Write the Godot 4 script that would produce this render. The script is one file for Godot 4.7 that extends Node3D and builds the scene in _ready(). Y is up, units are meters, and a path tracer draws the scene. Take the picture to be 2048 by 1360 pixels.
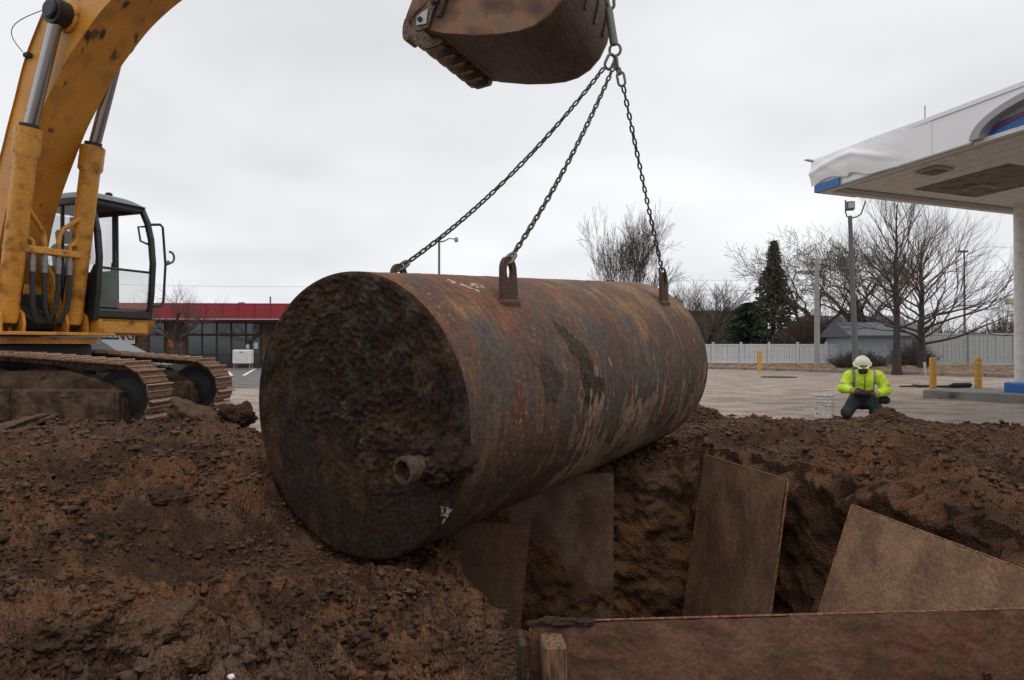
extends Node3D

const CAM_Y := 1.15
var rng := RandomNumberGenerator.new()
var M := {}
var T := {}
var soil_grid := PackedFloat32Array()
var gx := PackedFloat32Array()
var gz := PackedFloat32Array()


# ---------------------------------------------------------------- mesh building
class Mb:
	var v := PackedVector3Array()
	var n := PackedVector3Array()
	var c := PackedColorArray()
	var u := PackedVector2Array()
	var ix := PackedInt32Array()
	var col := Color(1, 1, 1)
	var xf := Transform3D()

	func vert(p: Vector3, nn: Vector3, uv := Vector2()) -> int:
		v.append(xf * p)
		n.append((xf.basis * nn).normalized())
		c.append(col)
		u.append(uv)
		return v.size() - 1

	func tri(a: int, b: int, d: int) -> void:
		var f := (v[d] - v[a]).cross(v[b] - v[a])
		if f.dot(n[a] + n[b] + n[d]) < 0.0:
			ix.append_array([a, d, b])
		else:
			ix.append_array([a, b, d])

	func quad(a: int, b: int, d: int, e: int) -> void:
		tri(a, b, d)
		tri(a, d, e)

	# flat polygon face through given points, facing away from "inside"
	func face(p: Array, inside: Vector3) -> void:
		var nn: Vector3 = (p[1] - p[0]).cross(p[2] - p[0])
		if nn.length_squared() < 1e-14 and p.size() > 3:
			nn = (p[2] - p[0]).cross(p[3] - p[0])
		nn = nn.normalized()
		var mid := Vector3()
		for q in p:
			mid += q
		if nn.dot(mid / p.size() - inside) < 0.0:
			nn = -nn
		var k := []
		for q in p:
			k.append(vert(q, nn))
		for i in range(1, p.size() - 1):
			tri(k[0], k[i], k[i + 1])

	# box with chamfered edges
	func box(ce: Vector3, s: Vector3, b := 0.0) -> void:
		var h := s / 2.0
		if b <= 0.0:
			for ax in 3:
				for sg in [-1.0, 1.0]:
					var a1 := (ax + 1) % 3
					var a2 := (ax + 2) % 3
					var p := []
					for q in [[-1, -1], [1, -1], [1, 1], [-1, 1]]:
						var w := Vector3()
						w[ax] = h[ax] * sg
						w[a1] = h[a1] * q[0]
						w[a2] = h[a2] * q[1]
						p.append(ce + w)
					face(p, ce)
			return
		b = minf(b, minf(h.x, minf(h.y, h.z)) * 0.9)
		for ax in 3:
			var a1 := (ax + 1) % 3
			var a2 := (ax + 2) % 3
			for sg in [-1.0, 1.0]:
				var p := []
				for q in [[-1, -1], [1, -1], [1, 1], [-1, 1]]:
					var w := Vector3()
					w[ax] = h[ax] * sg
					w[a1] = (h[a1] - b) * q[0]
					w[a2] = (h[a2] - b) * q[1]
					p.append(ce + w)
				face(p, ce)
			for s1 in [-1.0, 1.0]:
				for s2 in [-1.0, 1.0]:
					var p := []
					for q in [[0, -1], [0, 1], [1, 1], [1, -1]]:
						var w := Vector3()
						w[ax] = (h[ax] - b) * q[1]
						w[a1] = (h[a1] - (b if q[0] else 0.0)) * s1
						w[a2] = (h[a2] - (0.0 if q[0] else b)) * s2
						p.append(ce + w)
					face(p, ce)
		for sx in [-1.0, 1.0]:
			for sy in [-1.0, 1.0]:
				for sz in [-1.0, 1.0]:
					var sv := Vector3(sx, sy, sz)
					var p := []
					for ax in 3:
						var w := (h - Vector3(b, b, b)) * sv
						w[ax] = h[ax] * sv[ax]
						p.append(ce + w)
					face(p, ce)

	# tube along points with radii
	func tube(p: Array, r: Array, sides := 8, caps := true) -> void:
		var last := p.size() - 1
		var rings := []
		var side := Vector3()
		for i in p.size():
			var t: Vector3 = (p[mini(i + 1, last)] - p[maxi(i - 1, 0)]).normalized()
			if side == Vector3():
				side = t.cross(Vector3.UP if absf(t.y) < 0.9 else Vector3.RIGHT).normalized()
			else:
				side = (side - t * side.dot(t)).normalized()
			var up := side.cross(t)
			var rr: float = r[mini(i, r.size() - 1)]
			var ring := []
			for k in sides:
				var a := TAU * k / sides
				var d := side * cos(a) + up * sin(a)
				ring.append(vert(p[i] + d * rr, d, Vector2(float(k) / sides, i)))
			rings.append(ring)
			if caps and (i == 0 or i == last):
				var nn := -t if i == 0 else t
				var k0 := []
				for k in sides:
					var a := TAU * k / sides
					k0.append(vert(p[i] + (side * cos(a) + up * sin(a)) * rr, nn))
				for k in range(1, sides - 1):
					tri(k0[0], k0[k], k0[k + 1])
		for i in last:
			for k in sides:
				var k2 := (k + 1) % sides
				quad(rings[i][k], rings[i][k2], rings[i + 1][k2], rings[i + 1][k])

	# lathe round local y; profile of (radius, y)
	func lathe(prof: Array, sides := 16, smooth := false) -> void:
		for i in prof.size() - 1:
			var a: Vector2 = prof[i]
			var b: Vector2 = prof[i + 1]
			var d := (b - a).normalized()
			var nn := Vector2(d.y, -d.x)
			var n0 := nn
			var n1 := nn
			if smooth:
				if i > 0:
					var e: Vector2 = (prof[i] - prof[i - 1]).normalized()
					n0 = (nn + Vector2(e.y, -e.x)).normalized()
				if i < prof.size() - 2:
					var e: Vector2 = (prof[i + 2] - prof[i + 1]).normalized()
					n1 = (nn + Vector2(e.y, -e.x)).normalized()
			var r0 := []
			var r1 := []
			for k in sides:
				var an := TAU * k / sides
				var o := Vector3(cos(an), 0, sin(an))
				r0.append(vert(o * a.x + Vector3(0, a.y, 0), o * n0.x + Vector3(0, n0.y, 0), Vector2(float(k) / sides, a.y)))
				r1.append(vert(o * b.x + Vector3(0, b.y, 0), o * n1.x + Vector3(0, n1.y, 0), Vector2(float(k) / sides, b.y)))
			for k in sides:
				var k2 := (k + 1) % sides
				quad(r0[k], r0[k2], r1[k2], r1[k])

	# polygon in local xy extruded along z from z0 to z1
	func prism(poly: Array, z0: float, z1: float) -> void:
		var pk := PackedVector2Array(poly)
		var tr := Geometry2D.triangulate_polygon(pk)
		for zz in [z0, z1]:
			var nn := Vector3(0, 0, -1.0 if (zz == minf(z0, z1)) else 1.0)
			var k := []
			for p in pk:
				k.append(vert(Vector3(p.x, p.y, zz), nn, p))
			for i in range(0, tr.size(), 3):
				tri(k[tr[i]], k[tr[i + 1]], k[tr[i + 2]])
		var area := 0.0
		for i in pk.size():
			var a := pk[i]
			var b := pk[(i + 1) % pk.size()]
			area += a.x * b.y - b.x * a.y
		var sg := 1.0 if area > 0 else -1.0
		for i in pk.size():
			var a := pk[i]
			var b := pk[(i + 1) % pk.size()]
			var d := (b - a).normalized()
			var nn := Vector3(d.y, -d.x, 0) * sg
			quad(vert(Vector3(a.x, a.y, z0), nn), vert(Vector3(b.x, b.y, z0), nn), vert(Vector3(b.x, b.y, z1), nn), vert(Vector3(a.x, a.y, z1), nn))

	# plate with a hole: outer and inner loops of equal count in local xy
	func ring_plate(outer: Array, inner: Array, z0: float, z1: float) -> void:
		var m := outer.size()
		for zz in [z0, z1]:
			var nn := Vector3(0, 0, -1.0 if zz == minf(z0, z1) else 1.0)
			for i in m:
				var j := (i + 1) % m
				quad(vert(Vector3(outer[i].x, outer[i].y, zz), nn), vert(Vector3(outer[j].x, outer[j].y, zz), nn), vert(Vector3(inner[j].x, inner[j].y, zz), nn), vert(Vector3(inner[i].x, inner[i].y, zz), nn))
		var mid := Vector2()
		for p in inner:
			mid += p
		mid /= m
		for lp in [[outer, 1.0], [inner, -1.0]]:
			for i in m:
				var a: Vector2 = lp[0][i]
				var b: Vector2 = lp[0][(i + 1) % m]
				var d := (b - a).normalized()
				var q := Vector2(d.y, -d.x)
				if q.dot((a + b) / 2.0 - mid) * lp[1] < 0:
					q = -q
				var nn := Vector3(q.x, q.y, 0)
				quad(vert(Vector3(a.x, a.y, z0), nn), vert(Vector3(b.x, b.y, z0), nn), vert(Vector3(b.x, b.y, z1), nn), vert(Vector3(a.x, a.y, z1), nn))

	func mesh() -> ArrayMesh:
		var a := []
		a.resize(Mesh.ARRAY_MAX)
		a[Mesh.ARRAY_VERTEX] = v
		a[Mesh.ARRAY_NORMAL] = n
		a[Mesh.ARRAY_COLOR] = c
		a[Mesh.ARRAY_TEX_UV] = u
		a[Mesh.ARRAY_INDEX] = ix
		var m := ArrayMesh.new()
		m.add_surface_from_arrays(Mesh.PRIMITIVE_TRIANGLES, a)
		return m


func put(called: String, m, mat: Material, parent: Node = null) -> MeshInstance3D:
	var o := MeshInstance3D.new()
	o.mesh = m.mesh() if m is Mb else m
	o.material_override = mat
	o.name = called
	(parent if parent else self).add_child(o, true)
	return o


func base(called: String, at: Vector3, parent: Node = null, turn := 0.0) -> Node3D:
	var o := Node3D.new()
	o.name = called
	o.position = at
	o.rotation.y = turn
	(parent if parent else self).add_child(o, true)
	return o


func tag(o: Node, label: String, category: String, group := "", kind := "") -> Node:
	o.set_meta("label", label)
	if category:
		o.set_meta("category", category)
	if group:
		o.set_meta("group", group)
	if kind:
		o.set_meta("kind", kind)
	return o


func structure(o: Node, label := "") -> Node:
	o.set_meta("kind", "structure")
	if label:
		o.set_meta("label", label)
	return o


# world point from metres to the right of the camera, height, metres ahead
func P(x: float, y: float, z: float) -> Vector3:
	return Vector3(x, y, -z)


func ss(a: float, b: float, x: float) -> float:
	return smoothstep(a, b, x)


func noise(sd: int, freq: float, oct := 4, kind := FastNoiseLite.TYPE_SIMPLEX, fractal := FastNoiseLite.FRACTAL_FBM) -> FastNoiseLite:
	var f := FastNoiseLite.new()
	f.seed = sd
	f.noise_type = kind
	f.frequency = freq
	f.fractal_type = fractal
	f.fractal_octaves = oct
	if kind == FastNoiseLite.TYPE_CELLULAR:
		f.cellular_return_type = FastNoiseLite.RETURN_DISTANCE
	return f


func tex(sd: int, freq: float, oct: int, cols: Array, offs: Array, size := 512, kind := FastNoiseLite.TYPE_SIMPLEX, fractal := FastNoiseLite.FRACTAL_FBM) -> NoiseTexture2D:
	var t := NoiseTexture2D.new()
	t.width = size
	t.height = size
	t.seamless = true
	t.noise = noise(sd, freq, oct, kind, fractal)
	if cols.size():
		var g := Gradient.new()
		g.offsets = PackedFloat32Array(offs)
		g.colors = PackedColorArray(cols)
		t.color_ramp = g
	return t


func g(x: float) -> Color:
	return Color(x, x, x)


func lin(r: float, gg: float, b: float) -> Color:
	return Color(r, gg, b).linear_to_srgb()


func mat(c: Color, rough := 0.8, o := {}) -> StandardMaterial3D:
	var m := StandardMaterial3D.new()
	m.albedo_color = c
	m.roughness = rough
	m.metallic = o.get("metal", 0.0)
	m.metallic_specular = o.get("spec", 0.5)
	if o.has("tex"):
		m.albedo_texture = o.tex
	if o.has("bump"):
		m.heightmap_enabled = true
		m.heightmap_texture = o.bump
		m.heightmap_scale = o.get("cm", 1.0)
	if o.has("rtex"):
		m.roughness_texture = o.rtex
	if o.has("scale"):
		m.uv1_triplanar = true
		m.uv1_world_triplanar = o.get("world", false)
		m.uv1_scale = o.scale if o.scale is Vector3 else Vector3.ONE * float(o.scale)
	if o.has("detail"):
		m.detail_enabled = true
		m.detail_albedo = o.detail
		m.detail_blend_mode = BaseMaterial3D.BLEND_MODE_MUL
		m.detail_uv_layer = BaseMaterial3D.DETAIL_UV_2
		m.uv2_triplanar = true
		m.uv2_world_triplanar = o.get("world", false)
		m.uv2_scale = Vector3.ONE * float(o.dscale)
	if o.get("vc", false):
		m.vertex_color_use_as_albedo = true
	if o.has("alpha"):
		m.transparency = BaseMaterial3D.TRANSPARENCY_ALPHA
		m.albedo_color.a = o.alpha
	return m


func materials() -> void:
	T.grain = tex(3, 0.03, 5, [g(0.8), g(0.92), g(1.0)], [0.15, 0.5, 0.85])
	T.fine = tex(4, 0.09, 4, [g(0.76), g(1.0)], [0.2, 0.8])
	T.bump = tex(5, 0.045, 5, [], [])
	T.clump = tex(6, 0.04, 4, [], [], 512, FastNoiseLite.TYPE_CELLULAR)
	T.blotch = tex(7, 0.008, 5, [Color(0.6, 0.5, 0.42), Color(0.92, 0.89, 0.86), g(1.0), g(1.0)], [0.1, 0.3, 0.5, 1.0])
	T.rust = tex(8, 0.012, 5, [Color(0.62, 0.52, 0.47), Color(0.8, 0.68, 0.6), Color(1.0, 0.86, 0.72), Color(0.86, 0.84, 0.82)], [0.15, 0.4, 0.62, 0.85])
	T.mud = tex(9, 0.014, 5, [Color(0.55, 0.44, 0.36), Color(0.84, 0.72, 0.6), Color(1.0, 0.88, 0.76)], [0.2, 0.5, 0.8])
	T.soil = tex(10, 0.05, 5, [g(0.66), g(0.86), g(1.0)], [0.2, 0.5, 0.9], 1024)
	T.soilbump = tex(11, 0.03, 6, [], [], 1024)
	T.lot = tex(12, 0.012, 6, [Color(0.76, 0.71, 0.67), Color(0.89, 0.85, 0.81), Color(0.95, 0.93, 0.9), Color(1, 0.98, 0.96)], [0.2, 0.42, 0.6, 0.85], 1024)
	T.bark = tex(13, 0.03, 5, [g(0.5), g(1.0)], [0.2, 0.8])
	T.vstreak = tex(14, 0.02, 4, [g(0.9), g(0.98), g(1.0)], [0.15, 0.5, 0.9])
	M.soil = mat(Color.WHITE, 0.95, {"vc": true, "tex": T.soil, "scale": 1.1, "world": true, "bump": T.soilbump, "cm": 3.4, "detail": T.fine, "dscale": 4.0, "spec": 0.25})
	M.clod = mat(Color.WHITE, 0.95, {"vc": true, "tex": T.soil, "scale": 2.0, "bump": T.soilbump, "cm": 0.8, "spec": 0.25})
	M.lot = mat(lin(0.41, 0.335, 0.275), 0.6, {"tex": T.lot, "scale": Vector3(0.055, 0.1, 0.085), "world": true, "detail": T.grain, "dscale": 0.4, "spec": 0.4})
	M.asphalt = mat(lin(0.2, 0.2, 0.205), 0.85, {"tex": T.lot, "scale": Vector3(0.05, 0.1, 0.1), "world": true, "detail": T.fine, "dscale": 0.6})
	M.verge = mat(lin(0.4, 0.31, 0.24), 0.95, {"tex": T.mud, "scale": 0.25, "world": true, "detail": T.fine, "dscale": 1.2, "bump": T.bump, "cm": 5.0})
	M.kerb = mat(lin(0.33, 0.29, 0.255), 0.9, {"tex": T.blotch, "scale": 0.5, "world": true, "detail": T.fine, "dscale": 2.0})
	M.island = mat(lin(0.3, 0.295, 0.285), 0.9, {"tex": T.blotch, "scale": 0.4, "world": true, "detail": T.fine, "dscale": 2.0})
	M.yellow = mat(lin(0.66, 0.3, 0.035), 0.42, {"tex": T.blotch, "scale": 0.55, "detail": T.grain, "dscale": 1.3})
	M.boom = mat(Color.WHITE, 0.42, {"vc": true, "detail": T.grain, "dscale": 2.5})
	M.black = mat(lin(0.012, 0.013, 0.015), 0.45, {"tex": T.grain, "scale": 1.5})
	M.rubber = mat(lin(0.02, 0.02, 0.021), 0.7)
	M.dark = mat(lin(0.02, 0.018, 0.017), 0.75, {"tex": T.grain, "scale": 2.0})
	M.roofgrey = mat(lin(0.07, 0.075, 0.08), 0.35)
	M.chrome = mat(lin(0.36, 0.36, 0.38), 0.22, {"metal": 1.0})
	M.steel = mat(lin(0.3, 0.29, 0.27), 0.5, {"metal": 0.8, "tex": T.grain, "scale": 8.0})
	M.galv = mat(lin(0.2, 0.195, 0.175), 0.55, {"metal": 0.6, "tex": T.grain, "scale": 10.0})
	M.chain = mat(lin(0.075, 0.07, 0.06), 0.6, {"metal": 0.5})
	M.trackshoe = mat(lin(0.31, 0.225, 0.165), 0.8, {"tex": T.mud, "scale": 2.2, "world": true, "detail": T.fine, "dscale": 6.0, "bump": T.bump, "cm": 0.8})
	M.grouser = mat(lin(0.42, 0.35, 0.3), 0.6, {"tex": T.rust, "scale": 3.0, "world": true, "metal": 0.25})
	M.frame = mat(lin(0.145, 0.11, 0.085), 0.85, {"tex": T.mud, "scale": 0.45, "detail": T.fine, "dscale": 5.0, "bump": T.bump, "cm": 0.8})
	M.cake = mat(lin(0.13, 0.08, 0.054), 0.95, {"tex": T.mud, "scale": 2.0, "bump": T.bump, "cm": 4.0})
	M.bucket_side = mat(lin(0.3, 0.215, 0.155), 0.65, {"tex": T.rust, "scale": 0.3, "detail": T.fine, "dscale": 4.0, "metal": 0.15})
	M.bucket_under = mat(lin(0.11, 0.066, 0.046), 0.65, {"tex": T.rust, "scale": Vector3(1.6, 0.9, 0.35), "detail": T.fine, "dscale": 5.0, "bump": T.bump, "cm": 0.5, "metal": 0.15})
	M.wornsteel = mat(lin(0.16, 0.14, 0.125), 0.5, {"metal": 0.6, "tex": T.rust, "scale": 3.0})
	M.brightsteel = mat(lin(0.45, 0.46, 0.48), 0.45, {"metal": 0.6, "tex": T.grain, "scale": 5.0})
	M.lug = mat(lin(0.1, 0.066, 0.052), 0.8, {"tex": T.rust, "scale": 5.0, "bump": T.bump, "cm": 0.3})
	M.glass = mat(Color(0.5, 0.66, 0.62), 0.06, {"alpha": 0.3})
	M.glass_dirty = mat(Color(0.62, 0.66, 0.62), 0.45, {"alpha": 0.34})
	M.white = mat(lin(0.72, 0.71, 0.69), 0.6, {"tex": T.vstreak, "scale": 0.4})
	M.fascia = mat(lin(0.87, 0.88, 0.9), 0.5)
	M.soffit = mat(lin(0.76, 0.76, 0.76), 0.7, {"tex": T.vstreak, "scale": 0.4})
	M.soffit_dark = mat(lin(0.2, 0.175, 0.155), 0.8, {"tex": T.blotch, "scale": 0.4})
	M.blue = mat(lin(0.012, 0.12, 0.4), 0.4)
	M.magenta = mat(lin(0.3, 0.02, 0.09), 0.45)
	M.grey = mat(lin(0.36, 0.36, 0.37), 0.6)
	M.pole = mat(lin(0.13, 0.135, 0.14), 0.6, {"tex": T.grain, "scale": 1.0})
	M.palepole = mat(lin(0.4, 0.4, 0.385), 0.75, {"tex": T.grain, "scale": 1.5})
	M.fence = mat(lin(0.6, 0.61, 0.63), 0.75, {"tex": T.vstreak, "scale": Vector3(1.2, 0.3, 1.2), "world": true})
	M.fence2 = mat(lin(0.4, 0.425, 0.42), 0.8, {"tex": T.vstreak, "scale": Vector3(1.2, 0.3, 1.2), "world": true})
	M.shed = mat(lin(0.3, 0.34, 0.39), 0.85, {"tex": T.vstreak, "scale": Vector3(2.0, 0.3, 2.0), "world": true})
	M.shingle = mat(lin(0.15, 0.16, 0.175), 0.95, {"tex": T.grain, "scale": 1.0})
	M.redroof = mat(lin(0.3, 0.022, 0.03), 0.6, {"tex": T.vstreak, "scale": 0.6})
	M.darkred = mat(lin(0.055, 0.014, 0.014), 0.7)
	M.stone = mat(lin(0.24, 0.2, 0.165), 0.95, {"tex": T.rust, "scale": 0.8, "detail": T.fine, "dscale": 2.0})
	M.window = mat(lin(0.02, 0.026, 0.03), 0.08, {"spec": 0.7})
	M.frame_dark = mat(lin(0.03, 0.024, 0.022), 0.6)
	M.brick_far = mat(lin(0.17, 0.115, 0.095), 0.95, {"tex": T.blotch, "scale": 0.2})
	M.tan = mat(lin(0.42, 0.36, 0.28), 0.8)
	M.bollard = mat(lin(0.68, 0.37, 0.06), 0.55, {"tex": T.grain, "scale": 1.2})
	M.bark = mat(lin(0.095, 0.078, 0.068), 0.95, {"tex": T.bark, "scale": Vector3(3, 0.8, 3)})
	M.twig = mat(lin(0.1, 0.078, 0.066), 0.95)
	M.twig_red = mat(lin(0.12, 0.082, 0.068), 0.95)
	M.needle = mat(Color.WHITE, 0.9, {"vc": true})
	M.car = mat(lin(0.03, 0.033, 0.04), 0.22, {"spec": 0.7})
	M.pail = mat(lin(0.74, 0.71, 0.69), 0.5, {"tex": T.grain, "scale": 1.0})
	M.concrete = mat(lin(0.34, 0.265, 0.21), 0.95, {"tex": T.mud, "scale": 2.0, "bump": T.bump, "cm": 2.0, "detail": T.fine, "dscale": 6.0})
	M.body = mat(Color.WHITE, 0.8, {"vc": true})
	M.helmet = mat(Color.WHITE, 0.35, {"vc": true})


func _ready() -> void:
	rng.seed = 11
	# ---- camera, sky, light
	var cam := Camera3D.new()
	cam.name = "camera"
	cam.position = Vector3(0, CAM_Y, 0)
	cam.rotation.x = atan(12.0 / 1450.0)
	cam.fov = rad_to_deg(2.0 * atan(680.0 / 1450.0))
	cam.near = 0.1
	cam.far = 600.0
	add_child(cam)
	cam.current = true
	var env := Environment.new()
	env.background_mode = Environment.BG_SKY
	env.tonemap_mode = Environment.TONE_MAPPER_LINEAR
	env.tonemap_exposure = 1.04
	env.sdfgi_enabled = true
	env.ssao_enabled = true
	env.ssil_enabled = true
	var sky := Sky.new()
	var pano := PanoramaSkyMaterial.new()
	pano.panorama = ImageTexture.create_from_image(cloud_image())
	sky.sky_material = pano
	env.sky = sky
	var we := WorldEnvironment.new()
	we.name = "world_environment"
	we.environment = env
	add_child(we)
	var sun := DirectionalLight3D.new()
	sun.name = "sun"
	sun.light_energy = 0.22
	sun.light_color = Color(1.0, 0.975, 0.94)
	sun.light_angular_distance = 24.0
	sun.shadow_enabled = true
	add_child(sun)
	sun.look_at_from_position(Vector3(6, 22, 8), Vector3.ZERO)

	materials()
	build_terrain()
	build_ground()
	build_background()
	build_canopy()
	build_tank()
	build_excavator()
	build_chains()
	build_boards()
	build_worker()
	build_small()


# overcast: one pale layer with faint broken bands of grey, a little brighter overhead
func cloud_image() -> Image:
	var w := 800
	var h := 400
	var im := Image.create(w, h, false, Image.FORMAT_RGBF)
	var n1 := noise(21, 1.0, 5)
	var n2 := noise(22, 2.2, 4)
	for j in h:
		var el := PI * (0.5 - (j + 0.5) / h)
		var cy := sin(el)
		for i in w:
			var az := TAU * (i + 0.5) / w
			var d := Vector3(cos(az) * cos(el), cy, sin(az) * cos(el))
			# clouds as a flat deck seen from below
			var k := 1.0 / (absf(cy) + 0.16)
			var a := n1.get_noise_3d(d.x * k * 0.42, 3.0, d.z * k * 0.42)
			var b := n2.get_noise_3d(d.x * k * 0.5, 7.0, d.z * k * 0.5)
			var l := 0.845 + 0.2 * a + 0.06 * b
			l += 0.22 * ss(0.35, 1.0, cy)
			if cy < 0.0:
				l = 0.3
			var cool := 0.5 - 0.8 * a
			im.set_pixel(i, j, Color(l * (0.985 - 0.012 * cool), l * (0.995 - 0.004 * cool), l * (1.02 + 0.012 * cool)))
	return im


# ---------------------------------------------------------------- ground, soil and pit
var pit := [Vector2(0.0, 3.5), Vector2(-0.36, 4.6), Vector2(-0.55, 5.6), Vector2(-0.75, 6.6), Vector2(-0.6, 7.85), Vector2(1.2, 8.1), Vector2(2.18, 8.12), Vector2(2.56, 6.25), Vector2(2.86, 4.85), Vector2(3.05, 3.5)]
var pit_run := [0.85, 0.8, 0.7, 0.6, 0.3, 0.28, 0.22, 0.22, 0.22, 0.06]
var hills := [[5.42, 10.5, 0.36, 0.3, 0.2], [4.6, 10.0, 0.9, 0.35, 0.04], [3.2, 9.9, 0.7, 0.3, 0.14], [2.75, 10.6, 0.5, 0.3, 0.24], [2.3, 10.9, 0.4, 0.25, 0.12], [3.75, 6.6, 0.9, 0.6, 0.26], [3.2, 5.2, 0.5, 0.6, 0.16], [4.9, 7.4, 0.8, 0.5, 0.2], [3.0, 7.9, 0.6, 0.3, 0.16], [6.2, 8.3, 0.9, 0.4, 0.14],
	[-3.35, 8.9, 0.28, 0.2, 0.22], [-3.7, 8.3, 0.5, 0.35, 0.12], [-6.2, 7.7, 0.7, 0.4, 0.08], [-4.6, 7.9, 0.5, 0.4, 0.06], [-2.7, 5.9, 0.7, 0.4, 0.06], [-1.55, 3.1, 0.3, 0.22, 0.05], [-2.1, 3.9, 0.5, 0.3, 0.06], [-3.0, 4.6, 0.5, 0.3, 0.05]]
var nA := noise(31, 0.9, 4)
var nB := noise(32, 2.6, 4, FastNoiseLite.TYPE_SIMPLEX, FastNoiseLite.FRACTAL_RIDGED)
var nC := noise(33, 5.5, 2, FastNoiseLite.TYPE_CELLULAR)
var nD := noise(34, 13.0, 3)
var nE := noise(35, 24.0, 2, FastNoiseLite.TYPE_CELLULAR)
var nW := noise(36, 2.2, 4)
var nCol := noise(37, 0.75, 4)
var nCol2 := noise(38, 3.2, 3)


const ROWS := [-200.0, -40.0, -10.0, 0.2, 1.4, 4.0, 6.5, 9.2, 12.0, 15.0, 20.0, 25.0, 30.0, 36.0, 44.0, 52.0, 70.0, 120.0, 500.0]


func ground_level(z: float) -> float:  # the lot falls away very gently, in the straight steps of its sheet
	for i in ROWS.size() - 1:
		if z <= ROWS[i + 1]:
			var a: float = ROWS[i]
			var b: float = ROWS[i + 1]
			return lerpf(-0.22 * ss(15.0, 52.0, a), -0.22 * ss(15.0, 52.0, b), clampf((z - a) / (b - a), 0.0, 1.0))
	return -0.22


func pit_at(x: float, z: float) -> Vector2:  # (signed distance, run of the wall there)
	var best := 1e9
	var run := 0.3
	var inside := false
	var m := pit.size()
	for i in m:
		var a: Vector2 = pit[i]
		var b: Vector2 = pit[(i + 1) % m]
		var e := b - a
		var w := Vector2(x, z) - a
		var q := w - e * clampf(w.dot(e) / e.length_squared(), 0.0, 1.0)
		var dd := q.length_squared()
		if dd < best:
			best = dd
			run = pit_run[i]
		if (a.y > z) != (b.y > z) and x < (b.x - a.x) * (z - a.y) / (b.y - a.y) + a.x:
			inside = not inside
	return Vector2(-sqrt(best) if inside else sqrt(best), run)


func soil_edge(x: float) -> float:
	var e := lerpf(11.5, 9.9, ss(5.2, 7.6, x)) + 0.7 * nA.get_noise_2d(x * 1.3, 40.0)
	if x < -1.0:
		e = lerpf(e, 9.25 + 0.4 * nA.get_noise_2d(x * 2.0, 90.0), ss(-1.0, -2.2, x))
		e = lerpf(e, 13.0, ss(-4.3, -5.2, x))
	return e


func soil_height(x: float, z: float) -> Vector2:  # (height, pit distance)
	var m := ss(-0.15, -2.1, x)
	var hm := lerpf(-0.03, 0.2, clampf((z - 2.5) / 5.3, -0.4, 1.0)) * (1.0 - ss(8.1, 9.1, z)) + 0.02
	var low := -0.1 - 0.32 * ss(2.9, 5.2, z)
	low = lerpf(low, 0.0, ss(6.4, 9.2, z))
	var r := ss(1.5, 2.4, x)
	var back := lerpf(-0.22, 0.03, ss(7.8, 9.7, z))
	low = lerpf(low, back, ss(-0.3, 0.7, x) * ss(6.0, 8.0, z))
	var hr := lerpf(0.1, 0.04, ss(8.0, 11.0, z))
	var h := lerpf(lerpf(low, hr, r), hm, m)
	# hollow in front of the nearest board
	var dip := ss(3.7, 3.52, z) * ss(-0.2, 0.12, x)
	h = lerpf(h, lerpf(-0.85, -0.42, ss(1.3, 2.3, x + (3.0 - z) * 0.35)), dip)
	for q in hills:
		var dx: float = (x - q[0]) / q[2]
		var dz: float = (z - q[1]) / q[3]
		var e := dx * dx + dz * dz
		if e < 4.0:
			h += q[4] * exp(-e * 1.4)
	var pd := Vector2(1, 0.3)
	if x > -1.6 and x < 3.6 and z > 2.8 and z < 8.6:
		pd = pit_at(x, z)
	pd.x += 0.06 * nW.get_noise_2d(x * 1.4, z * 1.4)
	var out := ss(-0.12, 0.15, pd.x)
	var amp := lerpf(0.25, 1.0, out)
	var near := 1.0 - 0.55 * ss(-3.8, -4.6, x) * ss(8.6, 9.2, z)
	h += amp * near * lerpf(1.0, 0.42, ss(7.6, 10.2, z)) * (0.11 * nA.get_noise_2d(x, z) + 0.075 * (nB.get_noise_2d(x, z)) + 0.095 * (0.35 + nC.get_noise_2d(x + 0.08 * nD.get_noise_2d(x * 0.3, z * 0.3), z)) + 0.036 * nD.get_noise_2d(x, z) + 0.042 * nE.get_noise_2d(x, z))
	# the soil was pressed and scraped away where the tank hangs and swung out
	var tx := x - 0.185
	var tz := z - 7.17
	var ta := tx * 0.538 + tz * 0.843
	var tl := tx * 0.843 - tz * 0.538
	if ta > -4.4 and ta < 2.44 and absf(tl) < 1.0:
		var under := 0.796 + 0.058 * clampf(ta, -2.44, 2.44) - sqrt(1.04 - tl * tl)
		under += 0.16 * maxf(0.0, -2.44 - ta) - 0.06 + 0.02 * nD.get_noise_2d(x, z) + 0.015 * nE.get_noise_2d(x, z)
		h = minf(h, under)
	var edge := soil_edge(x)
	h = lerpf(h, -0.14, ss(edge - 0.5, edge + 0.35, z + 0.5 * nB.get_noise_2d(x * 1.3, z * 1.3)))
	h = lerpf(h, -0.1, ss(-8.3, -8.9, x))
	# the hole in the right-hand heap
	var hx := (x - 3.42) / 0.13
	var hz := (z - 6.35) / 0.16
	h -= 0.34 * exp(-(hx * hx + hz * hz))
	if pd.x < 0.0:
		h = lerpf(h, -2.5 + 0.12 * nA.get_noise_2d(x * 2.0, z * 2.0), ss(0.03, 0.12, -pd.x))
	return Vector2(h, pd.x)


func lines(from: float, to: float, step0: float, grow: float) -> PackedFloat32Array:
	var a := PackedFloat32Array()
	var p := from
	var s := step0
	while p < to:
		a.append(p)
		p += s
		s *= grow
	a.append(to)
	return a


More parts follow.
